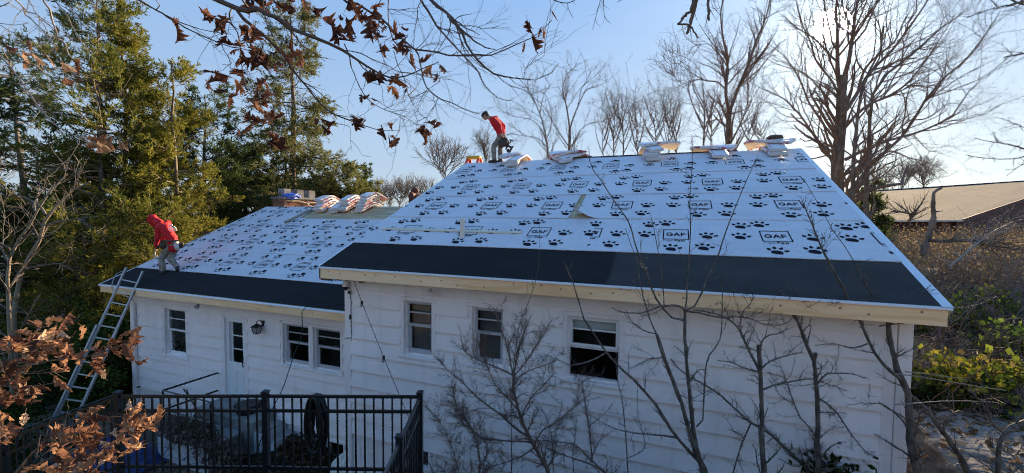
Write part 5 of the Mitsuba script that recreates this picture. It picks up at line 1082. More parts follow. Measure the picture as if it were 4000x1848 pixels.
z3 = (2000, 0, 1.288)
def simple_tree(label, pts_list, D, seed, fine, twigL, rmin=.012, group=None, z=z3, up=.3, mat='bark', sub=(1, 1, 1), tmat=None):
    limbs = []; tmat = tmat or 'crown_twig'
    for n_, (pts, r0, r1) in enumerate(pts_list):
        p_ = px(pts, *z, D, .3, np.random.RandomState(seed + n_))
        if n_ == 0: p_ = np.vstack([[[p_[0][0], p_[0][1], -4.3]], p_])
        limbs.append((p_, r0, r1))
    return bare_tree(label, limbs, seed, fine, twigL, rmin, group, up=up, mat=mat, sub=sub, tmat=tmat)
simple_tree('tall forked bare tree just left of the large maple, behind the ridge', [([(1085, 750), (1088, 640), (1095, 550)], .19, .16), ([(1095, 560), (1075, 470), (1085, 330), (1060, 180), (1050, 60), (1075, -30)], .11, .03), ([(1095, 560), (1140, 440), (1190, 320), (1230, 200), (1280, 80), (1300, -20)], .12, .03), ([(1088, 650), (1030, 600), (960, 620)], .05, .02), ([(1085, 470), (1020, 410), (940, 400), (860, 420), (800, 350)], .06, .015), ([(1100, 720), (1150, 620), (1185, 520), (1190, 420)], .06, .02), ([(1080, 330), (1020, 250), (980, 220), (900, 240)], .05, .015), ([(1140, 440), (1210, 400), (1260, 330)], .05, .02)], 29.0, 21, 130, 2.1, .008, sub=(1, .9, .9))
simple_tree('bare tree with arching limbs right of the bending worker', [([(287, 760), (290, 700), (290, 650)], .13, .11), ([(290, 655), (275, 540), (255, 450), (280, 370), (310, 345)], .075, .02), ([(290, 655), (330, 540), (380, 450), (430, 430)], .07, .02), ([(287, 740), (220, 640), (160, 540), (110, 490)], .05, .015), ([(310, 760), (340, 660), (400, 620), (470, 610)], .045, .015), ([(275, 745), (230, 680), (190, 640)], .035, .012), ([(330, 540), (350, 440), (400, 390)], .035, .01)], 34.0, 31, 60, 1.8, .009, sub=(1, 1, .8))
simple_tree('leaning bare tree between the bending worker and the second bundle pile', [([(183, 800), (172, 700), (150, 600), (110, 500), (60, 420), (20, 380)], .13, .02), ([(165, 690), (90, 600), (30, 590), (-30, 560)], .045, .012), ([(175, 740), (110, 690), (30, 680), (-10, 670)], .04, .012), ([(140, 570), (160, 470), (200, 420)], .04, .012), ([(172, 700), (200, 600), (180, 500), (120, 430)], .04, .012)], 33.0, 41, 50, 1.8, .009, sub=(1, 1, .8))
OR_ = ['first', 'second', 'third', 'fourth', 'fifth', 'sixth', 'seventh', 'eighth', 'ninth', 'tenth', 'eleventh']
gB = 'bushy bare trees in a row behind the ridge'
for k, (x0, y0, y1, w, D) in enumerate(sorted(((512, 790, 470, 90, 38), (560, 785, 450, 110, 40), (635, 780, 520, 70, 42), (720, 730, 490, 100, 37), (790, 760, 470, 90, 39), (825, 780, 560, 80, 42), (962, 750, 330, 130, 33), (1005, 760, 520, 90, 36), (1190, 750, 520, 90, 40), (1250, 740, 600, 80, 38), (460, 790, 560, 70, 42)))):
    rs_ = np.random.RandomState(60 + k); h = y0 - y1; ll = [([(x0, y0), (x0 + rs_.randn() * 6, y0 - h * .3), (x0 + rs_.randn() * 12, y0 - h * .65), (x0 + rs_.randn() * 20, y1)], .14 if w > 100 else .10, .02)]
    for _ in range(8): f = rs_.uniform(.02, .6); s = rs_.choice([-1, 1]) * rs_.uniform(.35, .95); ll.append(([(x0, y0 - h * f), (x0 + s * w * .4, y0 - h * (f + .2)), (x0 + s * w * .75, y0 - h * min(1, f + .5)), (x0 + s * w * rs_.uniform(.7, 1.0), y1 + h * rs_.uniform(0, .25))], .05, .012))
    simple_tree(f'bushy bare tree with fine twigs, {OR_[k]} from the left in the row behind the ridge', ll, float(D), 70 + k, 34, 1.9, .007, gB, up=.22, sub=(1, 1.0, .7))
gF = 'pale distant bare trees on the skyline'
for k, (X_, y0, y1, w, D) in enumerate(sorted(((1740, 700, 600, 80, 60), (1560, 800, 735, 60, 90), (1610, 800, 720, 60, 95), (1520, 800, 750, 50, 95), (3520, 745, 660, 70, 75), (3610, 740, 655, 60, 80), (3450, 750, 690, 50, 80), (1680, 800, 740, 50, 90), (1460, 800, 745, 50, 90), (-60, 800, 560, 160, 70), (1900, 640, 560, 40, 75)))):
    rs_ = np.random.RandomState(90 + k); h = y0 - y1; ll = [([(X_, y0), (X_ + rs_.randn() * 4, y0 - h * .4), (X_ + rs_.randn() * 8, y1)], .16, .03)]
    for _ in range(8): f = rs_.uniform(0, .5); s = rs_.choice([-1, 1]) * rs_.uniform(.2, .8); ll.append(([(X_, y0 - h * f), (X_ + s * w * .5, y0 - h * (f + .25)), (X_ + s * w * rs_.uniform(.7, 1.1), y1 + h * rs_.uniform(0, .35))], .07, .02))
    simple_tree(f'small pale bare tree far off on the skyline, {OR_[k]} from the left', ll, float(D), 100 + k, 70, 2.4, .022, gF, z=(0, 0, 1.0), up=.35, mat='bark', sub=(1, 1, .9), tmat='grey_twig')
# low wooded skyline
rs = np.random.RandomState(17); mb = MB(); n = 2600; th = rs.uniform(-1.25, .95, n); dd = rs.uniform(95, 150, n); b0 = np.stack([CAM[0] + np.sin(th) * dd, CAM[1] + np.cos(th) * dd, np.full(n, -4.5)], 1); h = rs.uniform(3.5, 6.6, n)
P_ = b0[:, None] + np.cumsum(np.concatenate([np.zeros((n, 1, 3)), (np.array([0, 0, 1.0]) + rs.randn(n, 4, 3) * [.25, .25, .1]) * (h / 4)[:, None, None]], 1), 1); R_ = np.linspace(.16, .04, 5)[None] * np.ones((n, 1)); addt(mb, (P_, R_), 3); addt(mb, spawn(rs, P_, R_, 9000, 2.2, (.3, .9), 4, .2, .3, .3, 1, .6, .03), 3)
single('far_woods', mb, 'grey_twig', 'low band of bare woods along the horizon', 'woods', kind='stuff')

# ---- evergreens
def foliage(rs, Pb, n, size, spread, cols, droop=0.0, up=.3, along=(.25, 1.0), aspect=.34, out=None, light=None, loose=.7):
    """n leaf-sized sprays round the twigs Pb (m, q, 3)"""
    m, q, _ = Pb.shape; i = rs.randint(0, m, n); s = rs.uniform(*along, n) * (q - 1); j = np.minimum(s.astype(int), q - 2); f = (s - j)[:, None]
    tg = norm(Pb[i, j + 1] - Pb[i, j]); c = Pb[i, j] * (1 - f) + Pb[i, j + 1] * f + rs.randn(n, 3) * spread
    d = norm(tg + rs.randn(n, 3) * loose + np.array([0, 0, up - droop])); w = norm(np.cross(d, norm(rs.randn(n, 3)))); L = (size * rs.uniform(.55, 1.35, n))[:, None]
    v = np.stack([c, c + d * L * .45 + w * L * aspect * .5, c + d * L, c + d * L * .45 - w * L * aspect * .5], 1).reshape(-1, 3)
    cl = cols[rs.randint(0, len(cols), n)] * (0.7 + .6 * meshkit.noise(c * 1.1 + 5))[:, None] * rs.uniform(.75, 1.25, (n, 1))
    return v, np.arange(4 * n).reshape(-1, 4), np.repeat(cl, 4, 0)
def conifer(name, label, base, h, r0, seed, nb, blen, shape, nf, size, cols, clear=.08, group=None, droop=0.1, rise=.35, lean=(0, 0), bare=.0, twig='twig', trunks=1, spread=.07, trunkmat='bark', side=None):
    rs = np.random.RandomState(seed); t = thing(name, label, 'tree', group); base = np.asarray(base, float)
    tp, k = [], 12
    for a in range(trunks):
        off = np.array([.45 * a, .2 * a * (-1) ** a, 0]); z = np.linspace(0, 1, k)[:, None]
        tp.append(base + off * (1 + z * 1.4) + np.array([lean[0], lean[1], 0]) * z ** 1.6 + np.array([0, 0, h * (1 - .07 * a)]) * z + .06 * rs.randn(k, 3) * [1, 1, 0])
    TP = np.stack(tp); TRd = np.linspace(r0, .02, k)[None] * np.ones((trunks, 1)) * (1 if trunks == 1 else .75); mb = MB(); addt(mb, (TP, TRd), 9); part(t, 'trunk', mb, trunkmat, smooth=60)
    s = np.sort(rs.uniform(clear, .985, nb)); ti = rs.randint(0, trunks, nb); q = s * (k - 1); j = np.minimum(q.astype(int), k - 2); f = (q - j)[:, None]; st = TP[ti, j] * (1 - f) + TP[ti, j + 1] * f
    az = rs.uniform(0, 2 * np.pi, nb); ln = blen * shape(s) * rs.uniform(.42, 1.25, nb)
    if side is not None: ln = ln * (1 + side[1] * np.cos(az - side[0]))
    el = rise * (s - .35) + rs.randn(nb) * .12 - droop * .5; d = np.stack([np.cos(az) * np.cos(el), np.sin(az) * np.cos(el), np.sin(el)], 1); kk = 8
    steps = d[:, None] + np.array([0, 0, 1.0]) * (np.linspace(-droop, droop * .9 + rise * .4, kk - 1))[None, :, None] + np.cumsum(rs.randn(nb, kk - 1, 3) * .07, 1)
    Pb = st[:, None] + np.concatenate([np.zeros((nb, 1, 3)), np.cumsum(norm(steps) * (ln / (kk - 1))[:, None, None], 1)], 1); Rb = np.maximum(ln * .016, .008)[:, None] * np.linspace(1, .25, kk)[None]
    mb = MB(); addt(mb, (Pb, Rb), 4); S2 = spawn(rs, Pb, Rb, nb * 8, blen * .30, (.35, .85), 5, .14, .05 - droop * .5, .15, .98, .6, .006); addt(mb, S2, 3); S3 = spawn(rs, *S2, nb * 34, blen * .115, (.4, .8), 4, .12, .12 - droop * .5, .15, 1.0, .6, .004); part(t, 'limbs', mb, twig, smooth=True)
    keep = S3[0]
    if bare > 0: keep = keep[meshkit.noise(keep[:, 0] * .55 + seed) > bare * .95]                 # whole boughs stay bare, not single needles
    v, fc, cl = foliage(rs, keep, int(nf * .86), size * 1.15, spread * .35, cols, droop * .5, .12, (0, 1), .24, loose=.38); v2, f2, c2 = foliage(rs, S2[0], nf - int(nf * .86), size, spread * .4, cols, droop, .15, (.45, 1.0), .26, loose=.45)
    part(t, 'foliage', mikit.ply((np.vstack([v, v2]), np.vstack([fc, f2 + len(v)])), 'needle', color=np.vstack([cl, c2]))); return t
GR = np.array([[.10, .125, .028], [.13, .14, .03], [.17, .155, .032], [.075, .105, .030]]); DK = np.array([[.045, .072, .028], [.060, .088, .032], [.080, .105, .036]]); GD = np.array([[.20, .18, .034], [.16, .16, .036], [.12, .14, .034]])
def foot(x, D): p = at(x, 900, D); return np.array([p[0], p[1], -5.2])
def topz(x, y, D): return at(x, y, D)[2]
def stand(x, ytop, D): b = foot(x, D); return b, topz(x, ytop, D) - b[2]
cone = lambda s: np.clip((1 - s) * 1.25, .12, 1.0) * np.clip(.55 + s * 2, 0, 1); full = lambda s: np.clip((1 - s) ** .65 * 1.1, .16, 1)
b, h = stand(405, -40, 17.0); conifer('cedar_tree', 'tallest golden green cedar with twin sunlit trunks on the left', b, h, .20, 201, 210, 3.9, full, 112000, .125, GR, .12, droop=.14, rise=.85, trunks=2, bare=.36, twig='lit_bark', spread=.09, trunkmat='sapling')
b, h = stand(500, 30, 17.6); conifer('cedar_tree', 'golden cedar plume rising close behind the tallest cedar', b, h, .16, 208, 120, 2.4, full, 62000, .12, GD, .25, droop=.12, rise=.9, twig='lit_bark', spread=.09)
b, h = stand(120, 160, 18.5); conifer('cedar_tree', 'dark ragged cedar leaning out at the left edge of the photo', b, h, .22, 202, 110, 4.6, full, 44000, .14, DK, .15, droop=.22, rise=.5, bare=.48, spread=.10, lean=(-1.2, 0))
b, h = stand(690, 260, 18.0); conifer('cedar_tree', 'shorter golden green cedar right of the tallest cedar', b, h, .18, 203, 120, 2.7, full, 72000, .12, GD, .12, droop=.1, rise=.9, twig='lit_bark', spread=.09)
b, h = stand(805, 375, 21.0); conifer('cedar_tree', 'dark green cedar with flat topped crown behind the golden cedars', b, h, .2, 204, 120, 3.6, full, 66000, .14, DK, .1, droop=.12, rise=.5, spread=.1)
b, h = stand(960, 560, 24.0); conifer('cedar_tree', 'low dark cedar behind the chimney, left of the tall spruce', b, h, .2, 209, 110, 3.2, full, 52000, .16, DK, .1, droop=.14, rise=.4, spread=.1)
SPR = np.array([[.085, .105, .040], [.11, .12, .044], [.14, .135, .05]])
b, h = stand(1150, -60, 26.0); conifer('spruce_tree', 'tall thin crowned spruce with see through drooping limbs behind the chimney', b, h, .30, 205, 150, 4.9, cone, 72000, .16, SPR, .22, droop=.20, rise=.55, bare=.30, spread=.10)
b, h = stand(1120, 520, 26.5); conifer('spruce_tree', 'dense ivy covered lower trunk growth round the tall spruce', b, h, .2, 210, 110, 1.9, full, 36000, .15, DK, .25, droop=.1, rise=.4, spread=.12)
b, h = stand(1330, 660, 25.0); conifer('pine_tree', 'spreading low pine just right of the tall spruce', b, h, .18, 206, 90, 3.7, full, 44000, .18, SPR, .35, droop=.05, rise=.5, spread=.12)
b, h = stand(1445, 735, 27.0); conifer('pine_tree', 'low pine whose tips end above the shingle bundles', b, h, .14, 211, 80, 2.6, full, 30000, .2, SPR, .3, droop=.05, rise=.5, spread=.12)
b, h = stand(1432, 645, 45.0); conifer('spruce_tree', 'small dark pointed spruce far beyond the bundles', b, h, .16, 207, 90, 2.0, cone, 13000, .30, DK, .3, droop=.1, rise=.3, spread=.1)
b, h = stand(-120, 80, 14.0); conifer('cedar_tree', 'dark evergreen at the very edge of the photo, half out of sight', b, h, .2, 212, 90, 3.2, full, 40000, .14, DK, .1, droop=.2, rise=.4, bare=.2, spread=.1)
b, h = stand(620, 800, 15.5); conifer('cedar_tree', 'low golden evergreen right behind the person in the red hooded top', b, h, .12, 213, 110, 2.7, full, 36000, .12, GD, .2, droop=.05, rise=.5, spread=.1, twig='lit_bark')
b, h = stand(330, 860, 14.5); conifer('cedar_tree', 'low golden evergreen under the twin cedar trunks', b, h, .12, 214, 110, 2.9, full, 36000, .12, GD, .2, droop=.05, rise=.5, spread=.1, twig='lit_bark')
b, h = stand(3400, 690, 24.0); conifer('spruce_tree', 'small dark spruce between the maple trunks and the long building', b, h, .14, 215, 90, 1.9, cone, 16000, .20, DK, .3, droop=.1, rise=.4, spread=.08)

def bush(name, label, c, r, seed, nst, nl, size, cols, mat='leafy', stem='twig', group=None, flat=.6, aspect=.55, cat='bush'):
    rs = np.random.RandomState(seed); t = thing(name, label, cat, group); c = np.asarray(c, float)
    d = norm(rs.randn(nst, 3) * [1, 1, .5] + [0, 0, .8]); k = 7; st = c + np.stack([rs.randn(nst) * r[0] * .22, rs.randn(nst) * r[1] * .22, np.zeros(nst)], 1)
    P_ = st[:, None] + np.cumsum(np.concatenate([np.zeros((nst, 1, 3)), (norm(d[:, None] + rs.randn(nst, k - 1, 3) * .3)) * np.asarray(r) * 1.1 / (k - 1)], 1), 1); R_ = np.linspace(.014, .004, k)[None] * np.ones((nst, 1))
    mb = MB(); addt(mb, (P_, R_), 4); S2 = spawn(rs, P_, R_, nst * 5, r[0] * .35, (.4, 1.1), 4, .2, .2, .25, .98, .6, .003); addt(mb, S2, 3); part(t, 'stems', mb, stem, smooth=True)
    v, f, cl = foliage(rs, S2[0], nl, size, size * .9, cols, 0, .2, (.1, 1), aspect); part(t, 'foliage', mikit.ply((v, f), mat, color=cl)); return t
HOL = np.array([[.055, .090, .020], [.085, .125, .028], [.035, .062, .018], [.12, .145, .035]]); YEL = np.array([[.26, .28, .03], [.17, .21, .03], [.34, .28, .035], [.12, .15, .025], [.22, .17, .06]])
bush('holly_bush', 'glossy green holly behind the extension ladder', np.array([-9.9, 2.4, -5.0]), (2.0, 1.8, 3.4), 301, 70, 16000, .105, HOL)
bush('holly_bush', 'tall dark green holly left of the extension ladder', np.array([-11.8, 3.0, -5.2]), (2.4, 1.8, 3.6), 302, 80, 18000, .11, HOL)
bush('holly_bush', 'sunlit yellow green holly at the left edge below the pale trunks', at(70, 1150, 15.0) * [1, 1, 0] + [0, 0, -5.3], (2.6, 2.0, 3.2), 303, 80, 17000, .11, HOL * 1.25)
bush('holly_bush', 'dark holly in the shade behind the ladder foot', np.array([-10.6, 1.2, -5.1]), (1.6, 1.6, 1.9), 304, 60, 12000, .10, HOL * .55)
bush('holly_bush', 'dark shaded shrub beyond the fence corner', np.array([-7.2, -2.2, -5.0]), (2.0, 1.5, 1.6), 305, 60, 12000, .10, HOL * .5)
# ---- slope on the right
rs = np.random.RandomState(77)
bush('green_bush', 'yellow green leafy bush above the grey rocks', on_ground(3840, 1560) + [0, 0, .1], (.72, .6, .50), 311, 60, 1150, .095, YEL, aspect=.8)
bush('green_bush', 'dull green bush just right of the eave corner', on_ground(3660, 1300) + [0, 0, -.1], (.8, .7, .6), 312, 60, 1300, .10, HOL * 1.15, aspect=.7)
bush('green_bush', 'olive green bush farther up the slope on the right', on_ground(3800, 1240) + [0, 0, -.1], (1.2, .9, .6), 313, 60, 1500, .10, HOL * 1.3, aspect=.7)
bush('green_bush', 'green bush at the right edge of the photo beside the leaning trunk', on_ground(4030, 1400) + [0, 0, -.1], (.6, .6, .6), 314, 60, 700, .10, HOL * 1.3, aspect=.7)
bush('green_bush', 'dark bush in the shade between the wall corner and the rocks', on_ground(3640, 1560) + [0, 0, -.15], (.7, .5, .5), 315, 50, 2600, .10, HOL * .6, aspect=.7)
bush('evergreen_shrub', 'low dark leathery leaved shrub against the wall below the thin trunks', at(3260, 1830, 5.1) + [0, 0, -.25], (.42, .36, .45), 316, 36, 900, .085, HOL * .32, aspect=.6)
def brush(label, n, xr, Dr, h, cols_mat, seed):
    rs = np.random.RandomState(seed); x = rs.uniform(*xr, n); D = rs.uniform(*Dr, n); p_ = np.array([at(a, 900, b) for a, b in zip(x, D)]); p_[:, 2] = ground_z(p_[:, 0], p_[:, 1]) - .1
    d = norm(np.array([0, 0, .9]) + rs.randn(n, 3) * .5); k = 6; hh = h * rs.uniform(.5, 1.3, n)
    P_ = p_[:, None] + np.cumsum(np.concatenate([np.zeros((n, 1, 3)), norm(d[:, None] + np.cumsum(rs.randn(n, k - 1, 3) * .25, 1) + np.array([0, 0, -.12]) * np.arange(k - 1)[None, :, None]) * (hh / (k - 1))[:, None, None]], 1), 1); R_ = np.linspace(.013, .005, k)[None] * np.ones((n, 1))
    mb = MB(); addt(mb, (P_, R_), 3); addt(mb, spawn(rs, P_, R_, n * 5, h * .35, (.4, 1.2), 4, .25, .0, .2, 1, .7, .005), 3)
    return mb, P_
mb, BP = brush('x', 2600, (3330, 4300), (10, 27), 1.1, None, 5); key = single('undergrowth', mb, 'dry_twig', 'dense dry brown brush covering the slope below the long building', 'undergrowth', kind='stuff')
v, f, cl = foliage(rs, BP, 26000, .085, .22, np.array([[.19, .145, .095], [.14, .105, .07], [.24, .19, .13], [.13, .12, .06]]), 0, 0, (.1, 1), .6); k2 = thing('dry_foliage', 'dry tan leaves clinging to the brush on the slope', 'leaves', kind='stuff'); scene[k2] = mikit.ply((v, f), 'litter', color=cl)
mb, _ = brush('x', 500, (3500, 4200), (8, 13), 1.2, None, 6); single('undergrowth', mb, 'grey_twig', 'tangled grey stems in front of the brown slope', 'undergrowth', kind='stuff')
mb, _ = brush('x', 420, (3560, 4200), (5.6, 9.5), .75, None, 8); single('undergrowth', mb, 'brown_twig', 'loose tangle of thin brown stems round the yellow green bush', 'undergrowth', kind='stuff')
# snag and leaning trunks on that slope
z8 = (3400, 650, 1.983); rs0 = np.random.RandomState(4)
P_ = px([(400, 690), (430, 600), (470, 480), (490, 380), (485, 300), (490, 210), (515, 185), (552, 168)], *z8, 13.0); mb = MB(); mb.tube(resample(P_, 24), np.linspace(.11, .035, 24) * (1 + .15 * np.random.RandomState(2).randn(24)), 8)
t = thing('dead_snag', 'broken dead snag standing in front of the long building roof', 'dead tree'); part(t, 'trunk', mb, 'bark', smooth=60)
mb = MB()
for pts in ([(500, 350), (525, 350), (560, 345)], [(495, 480), (560, 540), (620, 580)], [(500, 390), (515, 400)], [(490, 210), (485, 195)]): mb.tube(px(pts, *z8, 13.0), [.03, .015, .008][:len(pts)], 5)
part(t, 'branch_stubs', mb, 'bark')
t = thing('leaning_trunk', 'dark cut trunk leaning out of the green bushes at the right edge', 'trunk'); mb = MB(); mb.tube(resample(px([(1000, 1190), (1060, 1100), (1110, 1020), (1160, 950)], *z8, 9.5), 10), np.linspace(.11, .085, 10), 9); part(t, 'wood', mb, 'bark', smooth=60)
for lab, pts, D, r in (('dark fallen branch arching over the brown slope', [(460, 575), (600, 580), (760, 570), (880, 590), (1010, 625), (1190, 650)], 11.0, .05), ('bare crooked branch lying in front of the long building roof', [(290, 430), (340, 375), (260, 355), (160, 350)], 16.0, .06), ('long pale branch reaching down across the brown slope', [(610, 780), (720, 690), (860, 570), (960, 500), (1100, 430)], 10.0, .028)):
    t = thing('fallen_branch', lab, 'branch'); P_ = px(pts, *z8, D, .2, rs0)[None]; R_ = np.linspace(r, r * .35, P_.shape[1])[None]; mb = MB(); addt(mb, (P_, R_), 6); S = spawn(rs0, P_, R_, 26, 1.0, (.4, 1.0), 5, .2, .1, .05, .98, .5, .006); addt(mb, S, 4); addt(mb, spawn(rs0, *S, 60, .5, (.4, 1.0), 4, .2, .1, .1, .98, .6, .004), 3); part(t, 'wood', mb, 'bark' if r > .03 else 'pale_twig', smooth=True)

# ---- pale small trees at the left edge
z6 = (0, 700, 1.983)
for lab, ll, D in (('slim pale barked tree forking in front of the left evergreens', [([(105, 1050), (130, 900), (165, 720), (260, 560), (330, 420), (345, 340), (360, 270), (440, 200), (560, 90), (700, 20)], .085, .02), ([(165, 720), (240, 560), (300, 470), (400, 420), (520, 290)], .03, .008), ([(355, 275), (300, 200), (210, 150), (100, 120), (-20, 130)], .03, .008), ([(320, 460), (380, 350), (480, 330), (640, 300), (760, 290)], .03, .008)], 12.5),
                   ('pale barked sapling at the left edge beside the forking tree', [([(62, 880), (65, 640), (90, 590), (140, 480), (240, 340), (290, 250), (330, 160), (420, 60), (520, -40)], .065, .018), ([(65, 640), (30, 570), (0, 520), (-60, 430)], .03, .012), ([(100, 590), (60, 520), (-40, 480)], .025, .01), ([(270, 250), (265, 180), (340, 60)], .03, .01)], 12.0)):
    limbs = []
    for a, (pts, r0, r1) in enumerate(ll):
        p_ = px(pts, *z6, D, .12, rs0); p_ = np.vstack([[[p_[0][0], p_[0][1], -5.3]], p_]) if a == 0 else p_; limbs.append((p_, r0, r1))
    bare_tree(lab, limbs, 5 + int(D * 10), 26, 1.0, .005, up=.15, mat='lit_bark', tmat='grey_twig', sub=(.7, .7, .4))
# ------------------------------------------------------------------ near branches, saplings and their leaves
def oak_leaf(seed, curl):
    rs = np.random.RandomState(seed); ts = np.linspace(0, 1, 21); ph = rs.uniform(0, .4)
    full_ = .36 * np.sin(math.pi * ts ** .72) ** .8
    lob = lambda q: .50 + .50 * np.abs(np.sin(math.pi * (3.5 * ts + q))) ** .75                       # rounded lobes
    wl, wr2 = full_ * lob(ph), full_ * lob(ph + .12); ws = wl
    sw = .10 * np.sin(math.pi * (7 * ts + 2 * ph)) * (ts > .1) * (ts < .95)
    mid = np.stack([ts, ts * 0, ts * 0], 1); L = np.stack([ts + .10 * wl + .25 * sw * wl, wl, ts * 0], 1); R_ = np.stack([ts + .10 * wr2, -wr2, ts * 0], 1)
    v = np.vstack([mid, L, R_]); v[:, 0] -= 0.0; x, y = v[:, 0].copy(), v[:, 1].copy()
    v[:, 2] = curl[0] * y * y * 2.2 + .06 * np.sin(x * 9 + seed) * np.abs(y) * 4 + .05 * rs.randn(len(v)) * (np.abs(y) > .02)
    a = curl[1] * x; v[:, 0] = x - .18 * curl[1] * x * x; v[:, 2] += .45 * curl[1] * x * x * np.sign(curl[1]) ; v[:, 1] = y * (1 - .35 * abs(curl[0]))
    m = len(ts); F = []
    for i in range(m - 1): F += [[i, i + 1, m + i + 1], [i, m + i + 1, m + i], [i + 1, i, 2 * m + i], [i + 1, 2 * m + i, 2 * m + i + 1]]
    st = MB(); st.tube([[-.25, 0, .03], [0, 0, 0], [.5, 0, .004]], [.012, .010, .005], 3); sv, sf = st.get()
    return np.vstack([v, sv]), np.vstack([np.array(F), sf + len(v)])
LEAVES, FLAT = [], []
for k, c in enumerate([(1.0, .5), (-1.0, .9), (1.6, -.6), (.4, 1.2), (-1.5, .3), (2.0, .8), (1.2, 1.2)]):
    v, f = oak_leaf(k + 11, c); FLAT.append(mikit.ply((v, f), 'oak_a', smooth=True))
for k, c in enumerate([(1.6, .7), (-1.8, 1.1), (2.4, -.8), (.9, 1.6), (-2.4, .5), (2.8, 1.0), (1.9, 1.9)]):
    v, f = oak_leaf(k + 1, c); LEAVES.append(mikit.ply((v, f), 'oak_a', smooth=True))
def leaves(parent, spots, ox, oy, sc, D, size, mats, rs, spread, hang=.8, more=1.0, kinds=None):
    kinds = kinds or LEAVES
    for x, y, n in spots:
        n = max(1, int(round(n * more)))
        dj = rs.randn() * .12; c = at(ox + x / sc, oy + y / sc, D + dj)
        for _ in range(n):
            o = rs.randn(3) * spread * (n ** .33) * .5; d = norm(rs.randn(3) * 1.1 + [0, 0, -hang]); nrm = norm(np.cross(d, rs.randn(3))); b = np.cross(nrm, d)
            s = size * rs.uniform(.65, 1.25); M_ = np.eye(4); M_[:3, :3] = np.stack([d, b, nrm], 1) * s; M_[:3, 3] = c + o - d * s * .4
            part(parent, 'leaf', kinds[rs.randint(len(kinds))], mat=mats[rs.choice(len(mats), p=[.4, .3, .12, .18])], tw=T(M_.tolist()))
def limb_parts(t, traces, z, D, jit, rs, mat, nsub, subL, rmin, k=16, sides=6, stub=False, ang=(.4, 1.0), up=.0, nsub2=0, extend=None, twigmat=None):
    Ps, Rs = [], []
    for pts, r0, r1 in traces:
        p_ = px(pts, *z, D + rs.randn() * jit * 2, jit, rs); Ps.append(resample(p_, k)); Rs.append(np.linspace(r0, r1, k))
    for p_, r_ in zip(Ps, Rs):
        r_ = r_ * (1 + .10 * rs.randn(k)); mb = MB(); mb.tube(p_ + rs.randn(k, 3) * r_[:, None] * .35, r_, sides); part(t, 'branch', mb, mat, smooth=60)
    PR = np.stack(Ps), np.stack(Rs)
    if nsub:
        S = spawn(rs, *PR, nsub, subL, ang, 6, .2, up, .12, .98, .55, rmin * 1.6); mb = MB(); addt(mb, S, 4)
        if nsub2: addt(mb, spawn(rs, *S, nsub2, subL * .45, (.4, 1.1), 4, .22, up, .2, .99, .7, rmin), 3)
        part(t, 'twigs', mb, twigmat or mat, smooth=True, kind='stuff'); return PR, S
    return PR, None

rs = np.random.RandomState(9)
oak = thing('oak_tree', 'overhanging oak branches with clinging brown leaves across the top of the photo', 'tree')
zA, zB = (600, 0, 1.984), (1300, 0, 1.983); S_ = zA[2]
def AB(a, b): return [((x), (y)) for x, y in a] + [(x + 700 * S_, y) for x, y in b]
trA = [(AB([(330, -80), (480, 0), (560, 35), (620, 60), (700, 70), (850, 95), (950, 140), (1050, 210), (1200, 280), (1340, 330)], [(100, 410), (230, 490), (330, 550), (430, 610), (520, 600), (640, 560), (700, 530), (820, 480)]), .027, .003),
    (AB([(640, 80), (720, 160), (800, 230), (900, 310), (980, 400), (1060, 510), (1140, 620), (1240, 740), (1330, 840), (1420, 895)], [(120, 910 + 20), (200, 960), (300, 990), (400, 1015), (520, 1010)]), .017, .002),
    (AB([(-260, -90), (-200, -60), (-120, 0), (0, 65), (80, 110), (200, 190), (340, 260), (480, 320), (560, 350), (640, 370), (760, 400)], []), .011, .003), (AB([(100, 120), (200, 170), (280, 200), (400, 235), (520, 255), (600, 265)], []), .005, .002), (AB([(520, 330), (550, 400), (580, 450), (605, 490), (530, 500)], []), .004, .002),
    (AB([(610, 60), (615, 200), (650, 250), (665, 300), (670, 400), (680, 500), (700, 600), (720, 700), (780, 760), (820, 840), (850, 885)], []), .007, .002), (AB([(830, -60), (855, 60), (870, 160), (910, 250), (980, 350), (1060, 520)], []), .005, .003)]
